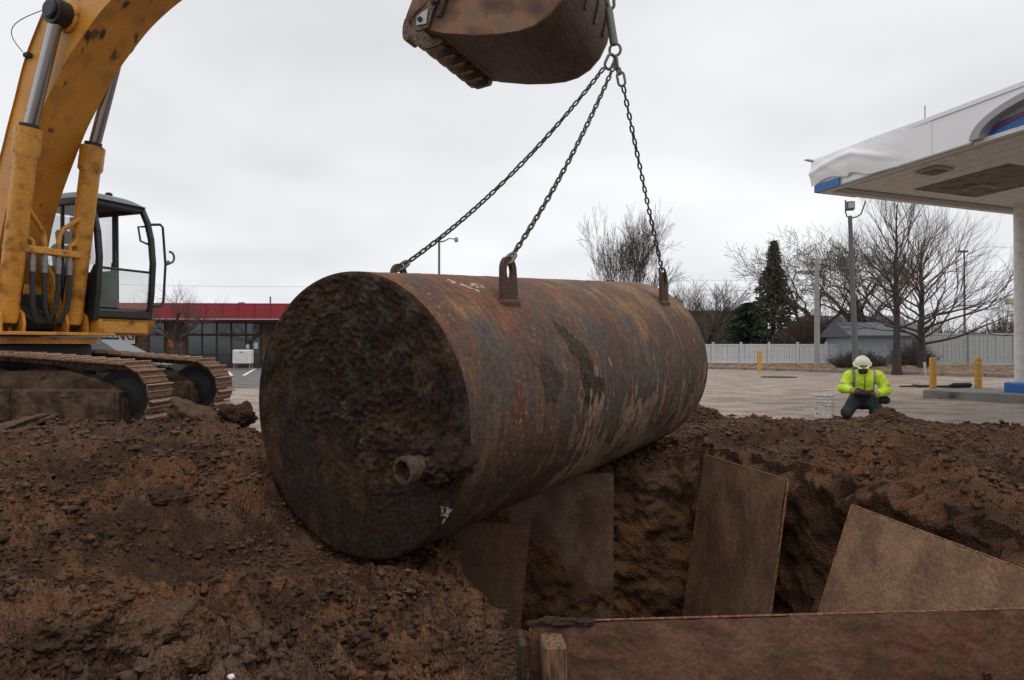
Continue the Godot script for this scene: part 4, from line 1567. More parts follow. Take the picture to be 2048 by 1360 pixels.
func tank_image() -> Array:
	var w := 900
	var h := 680
	var im := Image.create(w, h, false, Image.FORMAT_RGB8)
	var bump := Image.create(w, h, false, Image.FORMAT_L8)
	var n1 := noise(81, 1.0, 5)
	var n2 := noise(82, 3.0, 4)
	var n3 := noise(83, 12.0, 3)
	var n4 := noise(84, 30.0, 2)
	var bit := Color(0.074, 0.054, 0.046)
	var blu := Color(0.074, 0.061, 0.056)
	var pink := Color(0.108, 0.063, 0.05)
	var rust := Color(0.18, 0.075, 0.036)
	var tan := Color(0.24, 0.14, 0.065)
	var dark := Color(0.05, 0.037, 0.03)
	var clay := Color(0.25, 0.185, 0.135)
	var brown := Color(0.07, 0.044, 0.03)
	n1.fractal_octaves = 4
	n2.fractal_octaves = 3
	for i in w:
		var deg := (i + 0.5) / w * 360.0 - 180.0
		var a := deg_to_rad(deg) * TR
		for j in h:
			var ax := ((j + 0.5) / h * 2.0 - 1.0) * TL
			# streaks run round the shell: slow along a, quick along the axis
			var st := n1.get_noise_2d(a * 0.45 + ax * 0.3, ax * 1.5)
			var s2 := n2.get_noise_2d(a * 0.28 + ax * 0.2, ax * 1.0 + 9.0)
			var s3 := n3.get_noise_2d(a * 0.2 + ax * 0.12, ax * 1.1 + 4.0)
			var bl := n1.get_noise_2d(a * 0.8 + 30.0, ax * 0.8)
			var md := n2.get_noise_2d(a * 0.7 + 60.0, ax * 0.7)
			var fi := n3.get_noise_2d(a, ax)
			var c := bit.lerp(blu, ss(-0.15, 0.3, bl))
			c = c.lerp(pink, 0.75 * ss(0.0, 0.4, st + 0.3 * s3))
			c = c.lerp(rust * 0.55, 0.5 * ss(0.25, 0.5, st + 0.5 * md + 0.2 * s3))
			# orange rust and dried clay over the crown
			var ab := absf(deg)
			var crown := ss(70.0, 30.0, ab + 30.0 * s2 + 18.0 * md + 14.0 * s3 - 9.0 * ss(-0.5, 1.5, ax))
			var cc := rust.lerp(tan, ss(-0.2, 0.25, bl + 0.6 * ss(-1.0, 1.2, ax) - 0.3))
			cc = cc.lerp(dark, 0.75 * ss(0.12, 0.4, s3 + 0.6 * fi)).lerp(bit, 0.8 * ss(0.1, 0.36, st - 0.4 * md))
			c = c.lerp(cc, crown * 0.92)
			if deg > 0.0 or deg < -150.0:
				# lower half: pale clay wash on the far two thirds, rusty brown towards the near end
				var lowd := deg if deg > 0.0 else 360.0 + deg
				var wash := ss(97.0, 108.0, lowd + 22.0 * s2 + 26.0 * s3 + 12.0 * md) * ss(-1.5, -0.6, ax + 0.35 * st)
				wash *= 1.0 - 0.95 * ss(0.14, 0.3, n2.get_noise_2d(a * 0.3 + 5.0, ax * 1.9)) * ss(136.0, 112.0, lowd)
				c = c.lerp(clay.lerp(Color(0.2, 0.15, 0.11), ss(-0.2, 0.3, bl)), 0.85 * wash)
				var near := ss(84.0, 108.0, lowd + 20.0 * s2 + 16.0 * s3) * ss(-0.6, -1.3, ax + 0.3 * st)
				c = c.lerp(brown.lerp(Color(0.115, 0.074, 0.048), ss(0.0, 0.35, s2 + 0.4 * s3)), 0.85 * near)
				c = c.lerp(dark, 0.8 * ss(0.2, 0.4, md + 0.4 * s3) * ss(95.0, 120.0, lowd))
				c = c.lerp(Color(0.075, 0.056, 0.043), 0.75 * ss(138.0, 160.0, lowd + 14.0 * s2))
			# the wet mud patch hanging on the flank
			var l1 := (ax + 0.93 - (deg - 57.0) * 0.0085) / (0.1 + 0.0035 * maxf(deg - 57.0, 0.0))
			var m1 := (deg - 74.0) / 21.0
			var l2 := (ax + 1.38) / 0.15
			var m2 := (deg - 79.0) / 10.0
			var patch := maxf(ss(1.12, 0.88, l1 * l1 + m1 * m1 * m1 * m1 + 1.0 * md + 0.6 * s3), 0.75 * ss(1.12, 0.88, l2 * l2 + m2 * m2 + 1.0 * md + 0.6 * s3))
			c = c.lerp(Color(0.038, 0.027, 0.019), patch)
			# a few scraped bright flecks
			if fi + 0.5 * st > 0.85 and n4.get_noise_2d(a, ax) > 0.36:
				c = c.lerp(Color(0.4, 0.36, 0.32), 0.5)
			var wx := ax + 1.6 - 0.06 * md
			if absf(deg - 26.0 - wx * 18.0 - 9.0 * s2) < 3.4 and wx > -0.16 and wx < 0.14 and fi > 0.05:
				c = c.lerp(Color(0.5, 0.46, 0.43), 0.85)
			c = c * (1.0 + 0.3 * fi + 0.1 * s3 + 0.18 * n4.get_noise_2d(a, ax))
			im.set_pixel(i, j, Color(clampf(c.r, 0, 1), clampf(c.g, 0, 1), clampf(c.b, 0, 1)).linear_to_srgb())
			bump.set_pixel(i, j, g(clampf(0.42 + 0.2 * fi + 0.12 * n4.get_noise_2d(a, ax) + 0.3 * s3 + 0.3 * patch * (0.6 + 1.2 * fi) + 0.15 * crown * fi, 0, 1)))
	return [im, bump]


func face_image() -> Image:
	var w := 640
	var im := Image.create(w, w, false, Image.FORMAT_RGB8)
	var n1 := noise(86, 1.3, 5)
	var n2 := noise(87, 4.0, 4)
	var n3 := noise(88, 22.0, 3)
	for i in w:
		for j in w:
			var x := ((i + 0.5) / w - 0.5) * 2.08
			var y := (0.5 - (j + 0.5) / w) * 2.08
			var a := n1.get_noise_2d(x, y)
			var b := n2.get_noise_2d(x * 1.2, y * 0.7)
			var f := n3.get_noise_2d(x, y)
			var c := Color(0.036, 0.0215, 0.0155)
			c = c.lerp(Color(0.028, 0.021, 0.0175), ss(-0.05, 0.3, n1.get_noise_2d(x + 20.0, y) + 0.25 * b))
			c = c.lerp(Color(0.052, 0.029, 0.017), 0.85 * ss(0.12, 0.42, a + 0.3 * b))
			c = c.lerp(Color(0.05, 0.039, 0.032), 0.5 * ss(0.05, 0.4, b + y * 0.35 - 0.2))
			# pale scrape running down the middle, small marks low on the right
			var d := absf(x - 0.07 + (y + 0.15) * 0.55 - 0.04 * b)
			if d < 0.05 and y < 0.12 and y > -0.34:
				c = c.lerp(Color(0.085, 0.07, 0.057), 0.6 * ss(-0.1, 0.4, f + b) * ss(0.05, 0.01, d))
			if absf(x - 0.81) < 0.05 and absf(y + 0.61) < 0.06 and f + 0.6 * b > 0.12:
				c = Color(0.26, 0.26, 0.25)
			c = c * (1.0 + 0.5 * f + 0.3 * b)
			im.set_pixel(i, j, Color(clampf(c.r, 0, 1), clampf(c.g, 0, 1), clampf(c.b, 0, 1)).linear_to_srgb())
	return im


func build_tank() -> void:
	var t := base("storage_tank", Vector3.ZERO)
	t.transform = tank_at
	tag(t, "huge rusty mud-caked steel storage tank hanging from chains", "tank")
	var im := tank_image()
	var sm := StandardMaterial3D.new()
	sm.albedo_texture = ImageTexture.create_from_image(im[0])
	sm.albedo_color = Color(1.0, 0.96, 0.92)
	sm.heightmap_enabled = true
	sm.heightmap_texture = ImageTexture.create_from_image(im[1])
	sm.heightmap_scale = 0.8
	sm.roughness = 0.62
	sm.metallic_specular = 0.28
	var b := Mb.new()
	var na := 168
	var nl := 120
	var rn := noise(90, 1.6, 4)
	var lump := noise(91, 9.0, 3)
	for j in nl + 1:
		for i in na + 1:
			var a := TAU * i / na - PI
			var ax := lerpf(-TL, TL, float(j) / nl)
			var ao := Vector3(sin(a), cos(a), 0)
			var q := ao * TR
			var dn := 0.006 * rn.get_noise_3d(q.x, q.y, ax) + 0.004 * lump.get_noise_3d(q.x, q.y, ax)
			# girth weld and the softened end edges
			dn += 0.006 * exp(-pow((absf(ax) - 0.8) / 0.012, 2.0))
			dn -= 0.02 * ss(TL - 0.03, TL, absf(ax))
			var deg := rad_to_deg(a)
			var py := (deg - 79.0) / 17.0
			var px := (ax + 0.85) / 0.38
			dn += 0.018 * ss(1.0, 0.4, px * px + py * py) * (0.6 + lump.get_noise_3d(q.x * 1.4, q.y * 1.4, ax * 1.4))
			b.vert(ao * (TR + dn) + Vector3(0, 0, -ax), ao, Vector2(float(i) / na, float(j) / nl))
	for j in nl:
		for i in na:
			var k := j * (na + 1) + i
			b.quad(k, k + 1, k + na + 2, k + na + 1)
	resmooth(b)
	put("shell", b, sm, t)
	# near end: flat plate under clods of mud
	var fm := StandardMaterial3D.new()
	fm.albedo_texture = ImageTexture.create_from_image(face_image())
	fm.roughness = 0.9
	fm.metallic_specular = 0.2
	var f := Mb.new()
	var mn := noise(92, 2.2, 4)
	var m2 := noise(93, 7.0, 3, FastNoiseLite.TYPE_CELLULAR)
	var m3 := noise(94, 15.0, 3)
	var nr := 110
	var ns := 220
	for j in nr + 1:
		for i in ns:
			var a := TAU * i / ns
			var r := TR * 0.9985 * pow(float(j) / nr, 0.8)
			var p := Vector2(cos(a), sin(a)) * r
			# mud is thick on the upper right, thin to the lower left
			var cover := ss(-0.35, 0.5, p.y * 0.75 + p.x * 0.35 + 0.35 * mn.get_noise_2d(p.x, p.y) + 0.1)
			cover = maxf(cover, 0.7 * ss(0.35, 0.1, absf(p.x - 0.12 + p.y * 0.25)) * ss(-0.9, -0.2, p.y))
			var h := cover * (0.016 + 0.024 * mn.get_noise_2d(p.x * 1.6, p.y * 1.6) + 0.02 * (0.4 + m2.get_noise_2d(p.x, p.y)) + 0.02 * m3.get_noise_2d(p.x, p.y)) + 0.003 * m3.get_noise_2d(p.x, p.y)
			h = maxf(h, -0.004) * ss(TR, TR - 0.05, r) - 0.012 * ss(TR - 0.02, TR, r)
			f.vert(Vector3(p.x, p.y, TL + h), Vector3(0, 0, 1), Vector2(p.x / 2.08 + 0.5, 0.5 - p.y / 2.08))
	for j in nr:
		for i in ns:
			var i2 := (i + 1) % ns
			f.quad(j * ns + i, j * ns + i2, (j + 1) * ns + i2, (j + 1) * ns + i)
	resmooth(f)
	put("end_plate", f, fm, t)
	var bk := Mb.new()
	bk.xf = Transform3D(Basis(Vector3(1, 0, 0), -PI / 2), Vector3(0, 0, -TL))
	bk.lathe([Vector2(TR - 0.02, 0.0), Vector2(TR - 0.06, 0.012), Vector2(0.0, 0.02)], 80)
	put("end_plate", bk, M.lug, t)
	# lifting eyes: upright plates standing along the tank
	for q in [[-1.18, -38.0, 1.0], [-1.39, 40.8, 1.0], [1.84, 43.4, 1.0]]:
		var lug := Mb.new()
		var o := []
		var inn := []
		for i in 24:
			var a := TAU * i / 24.0 + PI / 2
			var yy := sin(a)
			var xx := cos(a)
			o.append(Vector2(0.1 * xx * (1.0 if yy > -0.2 else 1.06), 0.25 + (0.105 * yy if yy > 0 else 0.12 * yy)))
			inn.append(Vector2(0.042 * xx * (1.0 - 0.25 * maxf(0.0, -yy)), 0.235 + (0.07 * yy if yy > 0 else 0.085 * yy)))
		for i in o.size():
			if o[i].y < 0.2:
				o[i].x = 0.106 * signf(o[i].x) if absf(o[i].x) > 0.03 else o[i].x
				o[i].y = 0.12
		lug.ring_plate(o, inn, -0.017, 0.017)
		lug.prism([Vector2(-0.106, 0.1202), Vector2(0.106, 0.1202), Vector2(0.112, -0.12), Vector2(-0.112, -0.12)], -0.017, 0.017)
		var a := deg_to_rad(q[1])
		lug.box(Vector3(0, -0.02, 0), Vector3(0.26, 0.09, 0.075), 0.02)
		var e := put("lifting_eye", lug, M.lug, t)
		# local x of the plate along the tank axis
		e.transform = Transform3D(Basis(Vector3(0, 0, -1), Vector3(0, 1, 0), Vector3(1, 0, 0)), Vector3(sin(a) * TR, cos(a) * TR, -q[0]))
	# outlet pipe with torn collar of mud
	var pp := Mb.new()
	pp.xf = Transform3D(Basis(Vector3(1, 0, 0), PI / 2).rotated(Vector3(0, 1, 0), -0.12), Vector3(0.745, -0.265, TL))
	pp.lathe([Vector2(0.075, -0.05), Vector2(0.075, 0.22), Vector2(0.088, 0.225), Vector2(0.09, 0.295), Vector2(0.083, 0.3), Vector2(0.066, 0.3), Vector2(0.063, 0.21), Vector2(0.0, 0.2)], 28)
	put("outlet_pipe", pp, mat(lin(0.11, 0.082, 0.06), 0.8, {"tex": T.mud, "scale": 3.0, "bump": T.bump, "cm": 0.6}), t)
	for q in [[0.76, -0.25, 0.03, 0.16, 0.1, 11], [0.9, -0.2, 0.02, 0.15, 0.07, 12], [0.72, -0.16, 0.1, 0.075, 0.06, 13], [0.83, -0.33, 0.09, 0.06, 0.07, 14], [0.81, -0.26, 0.14, 0.055, 0.05, 15], [0.73, -0.29, 0.235, 0.05, 0.04, 16]]:
		var cm := put("mud_lump", clod_mesh(q[5], 3, 0.55), M.cake, t)
		cm.position = Vector3(q[0], q[1], TL + q[2])
		cm.scale = Vector3(q[3], q[3] * 0.85, q[4])


# ---------------------------------------------------------------- the excavator
# Local axes: x ahead along the boom, y up, z to the operator's right.
func build_excavator() -> void:
	var turn := deg_to_rad(-22.0)
	var e := base("excavator", P(-6.95, 0.0, 10.35), null, turn)
	tag(e, "yellow crawler excavator with black cab and caked tracks", "excavator")
	build_tracks(e, -turn)
	# ---- turntable and deck
	var tt := Mb.new()
	tt.lathe([Vector2(0, 0.7), Vector2(0.78, 0.7), Vector2(0.82, 0.9), Vector2(0.82, 1.16), Vector2(0.74, 1.2), Vector2(0.0, 1.2)], 40)
	put("turntable", tt, M.dark, e)
	var rg := Mb.new()
	rg.lathe([Vector2(0.7, 1.18), Vector2(0.95, 1.18), Vector2(0.95, 1.27), Vector2(0.7, 1.27)], 40)
	put("slew_ring", rg, M.yellow, e)
	var dk := Mb.new()
	dk.box(Vector3(-0.75, 1.315, 0.15), Vector3(3.6, 0.045, 1.5), 0.006)
	put("deck", dk, M.yellow, e)
	var dk2 := Mb.new()
	dk2.box(Vector3(-1.0, 1.45, 0.95), Vector3(3.2, 0.3, 0.55), 0.04)
	dk2.box(Vector3(-1.0, 1.95, 0.95), Vector3(2.2, 0.7, 0.6), 0.06)
	put("side_box", dk2, M.yellow, e)
	var eng := Mb.new()
	eng.box(Vector3(-2.2, 1.9, 0.1), Vector3(1.6, 1.1, 2.4), 0.12)
	put("engine_cover", eng, M.yellow, e)
	var cw := Mb.new()
	cw.box(Vector3(-3.1, 1.85, 0.0), Vector3(0.55, 1.2, 2.6), 0.15)
	put("counterweight", cw, M.yellow, e)
	# dark well between the boom brackets
	var well := Mb.new()
	well.box(Vector3(-0.25, 1.62, 0.0), Vector3(0.5, 0.56, 0.62), 0.03)
	well.box(Vector3(0.05, 1.5, 0.0), Vector3(0.3, 0.24, 0.75), 0.03)
	put("valve_block", well, M.dark, e)
	for s in [-1.0, 1.0]:
		var br := Mb.new()
		br.prism([Vector2(-0.75, 1.33), Vector2(-0.55, 2.25), Vector2(-0.4, 2.45), Vector2(-0.18, 2.45), Vector2(0.02, 2.2), Vector2(0.2, 1.72), Vector2(0.3, 1.33)], s * 0.40 - 0.025, s * 0.40 + 0.025)
		put("boom_bracket", br, M.yellow, e)
		for k in [-0.155, 0.155]:
			var ear := Mb.new()
			ear.prism([Vector2(0.12, 1.33), Vector2(0.18, 1.5), Vector2(0.24, 1.63), Vector2(0.33, 1.66), Vector2(0.42, 1.6), Vector2(0.45, 1.48), Vector2(0.44, 1.33)], s * 0.47 + k - 0.022, s * 0.47 + k + 0.022)
			put("pin_ear", ear, M.yellow, e)
		var pin := Mb.new()
		pin.tube([Vector3(0.31, 1.48, s * 0.47 - 0.2), Vector3(0.31, 1.48, s * 0.47 + 0.2)], [0.06], 14)
		put("foot_pin", pin, M.wornsteel, e)
	var pv := Mb.new()
	pv.tube([Vector3(-0.3, 2.28, -0.45), Vector3(-0.3, 2.28, 0.45)], [0.085], 16)
	put("boom_pin", pv, M.wornsteel, e)
	build_boom(e)
	for s in [-1.0, 1.0]:
		build_ram(e, s)
	build_cab(e)
	build_bucket(e)


func build_tracks(e: Node3D, turn: float) -> void:
	var path := []  # (x, y) loop of the shoes, forward along the top
	for i in 15:
		var a := -PI / 2 + PI * i / 14.0
		path.append(Vector2(1.98 + 0.44 * cos(a), 0.49 + 0.44 * sin(a)))
	for q in [Vector2(1.2, 0.99), Vector2(0.4, 1.05), Vector2(-0.5, 1.06), Vector2(-1.4, 1.05), Vector2(-2.0, 1.02)]:
		path.append(q)
	for i in 15:
		var a := PI / 2 + PI * i / 14.0
		path.append(Vector2(-2.25 + 0.48 * cos(a), 0.54 + 0.48 * sin(a)))
	path.append(Vector2(-1.0, 0.05))
	path.append(Vector2(1.0, 0.05))
	var total := 0.0
	for i in path.size():
		total += path[i].distance_to(path[(i + 1) % path.size()])
	var count := 58
	var pitch := total / count
	var shoe := Mb.new()
	# plate, three grousers, raised link marks
	shoe.box(Vector3(0, -0.006, 0), Vector3(pitch * 0.93, 0.022, 0.62), 0.006)
	shoe.box(Vector3(0, -0.05, 0.09), Vector3(pitch * 0.9, 0.07, 0.04), 0.01)
	shoe.box(Vector3(0, -0.05, -0.09), Vector3(pitch * 0.9, 0.07, 0.04), 0.01)
	for k in [-0.055, 0.07]:
		for zz in [-0.2, 0.16]:
			shoe.box(Vector3(k * 0.3, 0.008, zz), Vector3(0.03, 0.012, 0.03), 0.004)
	var shoe_mesh := shoe.mesh()
	var bar := Mb.new()
	bar.box(Vector3(pitch * 0.38, 0.022, 0), Vector3(0.022, 0.05, 0.63), 0.008)
	bar.box(Vector3(-pitch * 0.05, 0.012, 0), Vector3(0.016, 0.024, 0.63), 0.006)
	var bar_mesh := bar.mesh()
	rng.seed = 77
	for zc in [0.995, -1.095]:
		var tr := base("track", Vector3.ZERO, e, turn)
		var acc := 0.0
		var k := 0
		var seg := 0
		var seg_at := 0.0
		while k < count:
			var want := pitch * k
			while want > seg_at + path[seg].distance_to(path[(seg + 1) % path.size()]):
				seg_at += path[seg].distance_to(path[(seg + 1) % path.size()])
				seg += 1
			var a: Vector2 = path[seg % path.size()]
			var b: Vector2 = path[(seg + 1) % path.size()]
			var p := a.lerp(b, (want - seg_at) / a.distance_to(b))
			# tangent from neighbours half a pitch away keeps the curve smooth
			var d := (b - a).normalized()
			var tr3 := Transform3D(Basis(Vector3(d.x, d.y, 0), Vector3(d.y, -d.x, 0), Vector3(0, 0, -1)), Vector3(p.x, p.y, zc))
			tr3.basis = tr3.basis.rotated(Vector3(0, 0, 1), rng.randfn() * 0.015)
			var o := put("track_shoe", shoe_mesh, M.trackshoe, tr)
			o.transform = tr3
			put("grouser", bar_mesh, M.grouser, tr).transform = tr3
			k += 1
		# side frame
		var fr := Mb.new()
		fr.box(Vector3(-0.1, 0.4, zc), Vector3(4.2, 0.44, 0.5), 0.04)
		put("side_frame", fr, M.frame, tr)
		var hood := Mb.new()
		hood.prism([Vector2(-2.25, 0.14), Vector2(-2.25, 0.8), Vector2(1.35, 0.84), Vector2(1.7, 0.74), Vector2(1.98, 0.6), Vector2(2.06, 0.42), Vector2(2.06, 0.1), Vector2(1.2, 0.1), Vector2(1.2, 0.14)], zc - 0.22, zc + 0.22)
		put("idler_guard", hood, M.frame, tr)
		for q in [[0.62, 0.34, 0.06, 0.56, 0.56], [2.0, 0.36, 0.05, 0.44, 0.54], [-1.3, 0.36, 0.06, 0.56, 0.56]]:
			var rb := Mb.new()
			rb.box(Vector3(q[0], q[1], zc), Vector3(q[2], q[3], q[4]), 0.012)
			put("rib", rb, M.frame, tr)
		var sl := Mb.new()
		sl.box(Vector3(1.35, 0.5, zc + 0.243), Vector3(0.16, 0.03, 0.02), 0.005)
		put("slot_cover", sl, M.dark, tr)
		for i in 7:
			var rl := Mb.new()
			rl.xf = Transform3D(Basis(Vector3(1, 0, 0), PI / 2), Vector3(-1.75 + i * 0.5, 0.17, zc))
			rl.lathe([Vector2(0, -0.2), Vector2(0.1, -0.2), Vector2(0.1, 0.2), Vector2(0, 0.2)], 12)
			put("roller", rl, M.dark, tr)
		for q in [[1.98, 0.49, 0.36], [-2.25, 0.54, 0.4]]:
			var wl := Mb.new()
			wl.xf = Transform3D(Basis(Vector3(1, 0, 0), PI / 2), Vector3(q[0], q[1], zc))
			wl.lathe([Vector2(0, -0.08), Vector2(q[2] * 0.4, -0.1), Vector2(q[2] * 0.7, -0.05), Vector2(q[2], -0.09), Vector2(q[2], 0.09), Vector2(q[2] * 0.7, 0.05), Vector2(q[2] * 0.4, 0.1), Vector2(0, 0.08)], 28)
			put("idler_wheel" if q[0] > 0 else "sprocket", wl, M.dark, tr)
		# clay packed on the frame under the shoes
		for i in 11:
			var o := put("packed_clay", clod_mesh(200 + i, 2, 0.5), M.cake, tr)
			o.position = Vector3(-1.6 + i * 0.3 + rng.randf_range(-0.08, 0.08), 0.73 + rng.randf_range(-0.03, 0.05), zc + rng.randf_range(-0.02, 0.12))
			o.scale = Vector3(0.24, 0.12, 0.16) * rng.randf_range(0.8, 1.25)
	var mid := base("carbody", Vector3.ZERO, e, turn)
	var cb := Mb.new()
	cb.box(Vector3(0, 0.68, -0.05), Vector3(1.5, 0.36, 1.7), 0.08)
	for sx in [-1, 1]:
		cb.box(Vector3(sx * 0.95, 0.6, -0.05), Vector3(0.4, 0.3, 1.75), 0.06)
	put("centre_frame", cb, M.dark, mid)


func build_boom(e: Node3D) -> void:
	var lo := [Vector2(-0.2, 2.05), Vector2(-0.06, 2.4), Vector2(0.0, 2.68), Vector2(0.12, 3.05), Vector2(0.28, 3.4), Vector2(0.51, 3.82), Vector2(0.76, 4.24), Vector2(1.01, 4.57), Vector2(1.31, 4.94), Vector2(1.68, 5.27), Vector2(2.06, 5.55), Vector2(2.6, 5.81), Vector2(3.4, 6.05), Vector2(4.4, 6.22), Vector2(5.25, 6.2)]
	var hi := [Vector2(-0.42, 2.12), Vector2(-0.4, 2.5), Vector2(-0.36, 2.9), Vector2(-0.22, 3.35), Vector2(-0.02, 3.81), Vector2(0.12, 4.18), Vector2(0.26, 4.53), Vector2(0.44, 5.0), Vector2(0.64, 5.36), Vector2(0.95, 5.8), Vector2(1.4, 6.2), Vector2(2.0, 6.52), Vector2(2.9, 6.82), Vector2(4.2, 6.8), Vector2(5.35, 6.52)]
	var c1 := Curve2D.new()
	var c2 := Curve2D.new()
	for p in lo:
		c1.add_point(p)
	for p in hi:
		c2.add_point(p)
	var n := 130
	var cl := []
	var ch := []
	for i in n + 1:
		var f := float(i) / n * (lo.size() - 1)
		var k := mini(int(f), lo.size() - 2)
		cl.append((lo[k] as Vector2).cubic_interpolate(lo[k + 1], lo[maxi(k - 1, 0)], lo[mini(k + 2, lo.size() - 1)], f - k))
		ch.append((hi[k] as Vector2).cubic_interpolate(hi[k + 1], hi[maxi(k - 1, 0)], hi[mini(k + 2, hi.size() - 1)], f - k))
	var yel := Color(0.66, 0.29, 0.036)
	var worn := noise(95, 1.2, 4)
	var spot := noise(96, 2.6, 4)
	var half := 0.35
	var b := Mb.new()
	var tint := func(p: Vector3, under: bool) -> Color:
		var c := yel * (1.0 + 0.2 * worn.get_noise_3dv(p))
		var s := spot.get_noise_3dv(p * Vector3(1.0, 1.0, 1.2))
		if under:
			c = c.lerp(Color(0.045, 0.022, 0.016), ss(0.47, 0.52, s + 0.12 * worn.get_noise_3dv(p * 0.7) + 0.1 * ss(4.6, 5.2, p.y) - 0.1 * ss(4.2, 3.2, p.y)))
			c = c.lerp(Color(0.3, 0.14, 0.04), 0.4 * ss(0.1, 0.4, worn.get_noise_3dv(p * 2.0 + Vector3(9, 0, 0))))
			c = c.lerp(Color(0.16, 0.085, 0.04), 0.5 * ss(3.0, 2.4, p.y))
		else:
			c = c.lerp(Color(0.5, 0.29, 0.11), 0.45 * ss(-0.1, 0.4, worn.get_noise_3dv(p * 1.5)))
			c = c.lerp(Color(0.24, 0.13, 0.06), 0.7 * ss(0.42, 0.55, s))
		return c
	# underside and top, finely divided so that the rust patches have shape
	for side in [[cl, -1.0], [ch, 1.0]]:
		var arr: Array = side[0]
		var m := 36
		var start := b.v.size()
		for i in n + 1:
			var tg: Vector2 = (arr[mini(i + 1, n)] - arr[maxi(i - 1, 0)]).normalized()
			var nn: Vector3 = Vector3(-tg.y, tg.x, 0) * side[1]
			for j in m + 1:
				var p := Vector3(arr[i].x, arr[i].y, lerpf(-half, half, float(j) / m))
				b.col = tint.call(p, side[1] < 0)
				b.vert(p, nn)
		for i in n:
			for j in m:
				var k := start + i * (m + 1) + j
				b.quad(k, k + 1, k + m + 2, k + m + 1)
	for s in [-1.0, 1.0]:
		var m := 14
		var start := b.v.size()
		for i in n + 1:
			for j in m + 1:
				var q: Vector2 = (cl[i] as Vector2).lerp(ch[i], float(j) / m)
				var p := Vector3(q.x, q.y, s * (half - 0.03))
				b.col = tint.call(p, false)
				b.vert(p, Vector3(0, 0, s))
		for i in n:
			for j in m:
				var k := start + i * (m + 1) + j
				b.quad(k, k + 1, k + m + 2, k + m + 1)
	for i in [0, n]:
		b.col = yel
		b.face([Vector3(cl[i].x, cl[i].y, -half), Vector3(cl[i].x, cl[i].y, half), Vector3(ch[i].x, ch[i].y, half), Vector3(ch[i].x, ch[i].y, -half)], Vector3(2, 4.5, 0))
	var bm := put("boom", b, M.boom, e)
	# weld lines across the plates
	for i in [int(n * 0.34), int(n * 0.2)]:
		var w := Mb.new()
		w.tube([Vector3(cl[i].x, cl[i].y, -half), Vector3(cl[i].x, cl[i].y, half)], [0.007], 6)
		w.tube([Vector3(cl[i].x, cl[i].y, half - 0.028), Vector3(ch[i].x, ch[i].y, half - 0.028)], [0.006], 6)
		put("weld_seam", w, M.yellow, bm)
	# boss where the ram rods meet the boom
	for s in [-1.0, 1.0]:
		var bs := Mb.new()
		bs.xf = Transform3D(Basis(Vector3(1, 0, 0), PI / 2), Vector3(1.3, 5.5, 0))
		bs.lathe([Vector2(0.0, s * 0.3), Vector2(0.21, s * 0.3), Vector2(0.21, s * 0.36), Vector2(0.16, s * 0.38), Vector2(0.0, s * 0.38)] if s > 0 else [Vector2(0.0, -0.38), Vector2(0.16, -0.38), Vector2(0.21, -0.36), Vector2(0.21, -0.3), Vector2(0.0, -0.3)], 28)
		put("boss_plate", bs, M.yellow, bm)
		var cap := Mb.new()
		cap.xf = Transform3D(Basis(Vector3(1, 0, 0), PI / 2 * s), Vector3(1.3, 5.5, 0))
		cap.lathe([Vector2(0, 0.33), Vector2(0.12, 0.33), Vector2(0.12, 0.6), Vector2(0.1, 0.62), Vector2(0, 0.62)], 24)
		put("pin_cap", cap, M.black, bm)
	# grease line looping off the boom's back edge
	var ln := Mb.new()
	var pts := []
	for i in 13:
		var f := i / 12.0
		var q := Vector2(0.55, 5.12).lerp(Vector2(1.05, 5.62), f)
		pts.append(Vector3(q.x - 0.3 * sin(PI * f), q.y + 0.05 * sin(PI * f), 0.43 + 0.1 * sin(PI * f)))
	ln.tube(pts, [0.006], 5)
	ln.box(Vector3(0.55, 5.1, 0.36), Vector3(0.1, 0.06, 0.08), 0.01)
	put("grease_line", ln, M.rubber, bm)
	# stick and bucket linkage above the picture
	var st := Mb.new()
	st.prism([Vector2(4.7, 6.75), Vector2(5.1, 6.95), Vector2(5.6, 6.8), Vector2(7.75, 5.42), Vector2(7.9, 5.22), Vector2(7.8, 5.05), Vector2(7.6, 5.05), Vector2(5.2, 6.1), Vector2(5.0, 6.3)], -0.2, 0.2)
	put("stick", st, M.yellow, e)
	var sr := Mb.new()
	sr.tube([Vector3(3.2, 7.0, 0), Vector3(4.4, 7.05, 0)], [0.13], 16)
	sr.tube([Vector3(4.4, 7.05, 0), Vector3(5.05, 7.02, 0)], [0.07], 12)
	put("stick_ram", sr, M.yellow, e)
	var bl := Mb.new()
	bl.tube([Vector3(5.7, 6.95, 0), Vector3(7.0, 6.25, 0)], [0.1], 16)
	bl.tube([Vector3(7.0, 6.25, 0), Vector3(7.55, 5.95, 0)], [0.055], 12)
	put("bucket_ram", bl, M.yellow, e)
	for s in [-1.0, 1.0]:
		var lk := Mb.new()
		lk.tube([Vector3(7.55, 5.95, s * 0.28), Vector3(8.2, 5.4, s * 0.28)], [0.06], 8)
		lk.tube([Vector3(7.55, 5.95, s * 0.26), Vector3(7.2, 5.6, s * 0.26)], [0.06], 8)
		put("link_bar", lk, M.wornsteel, e)


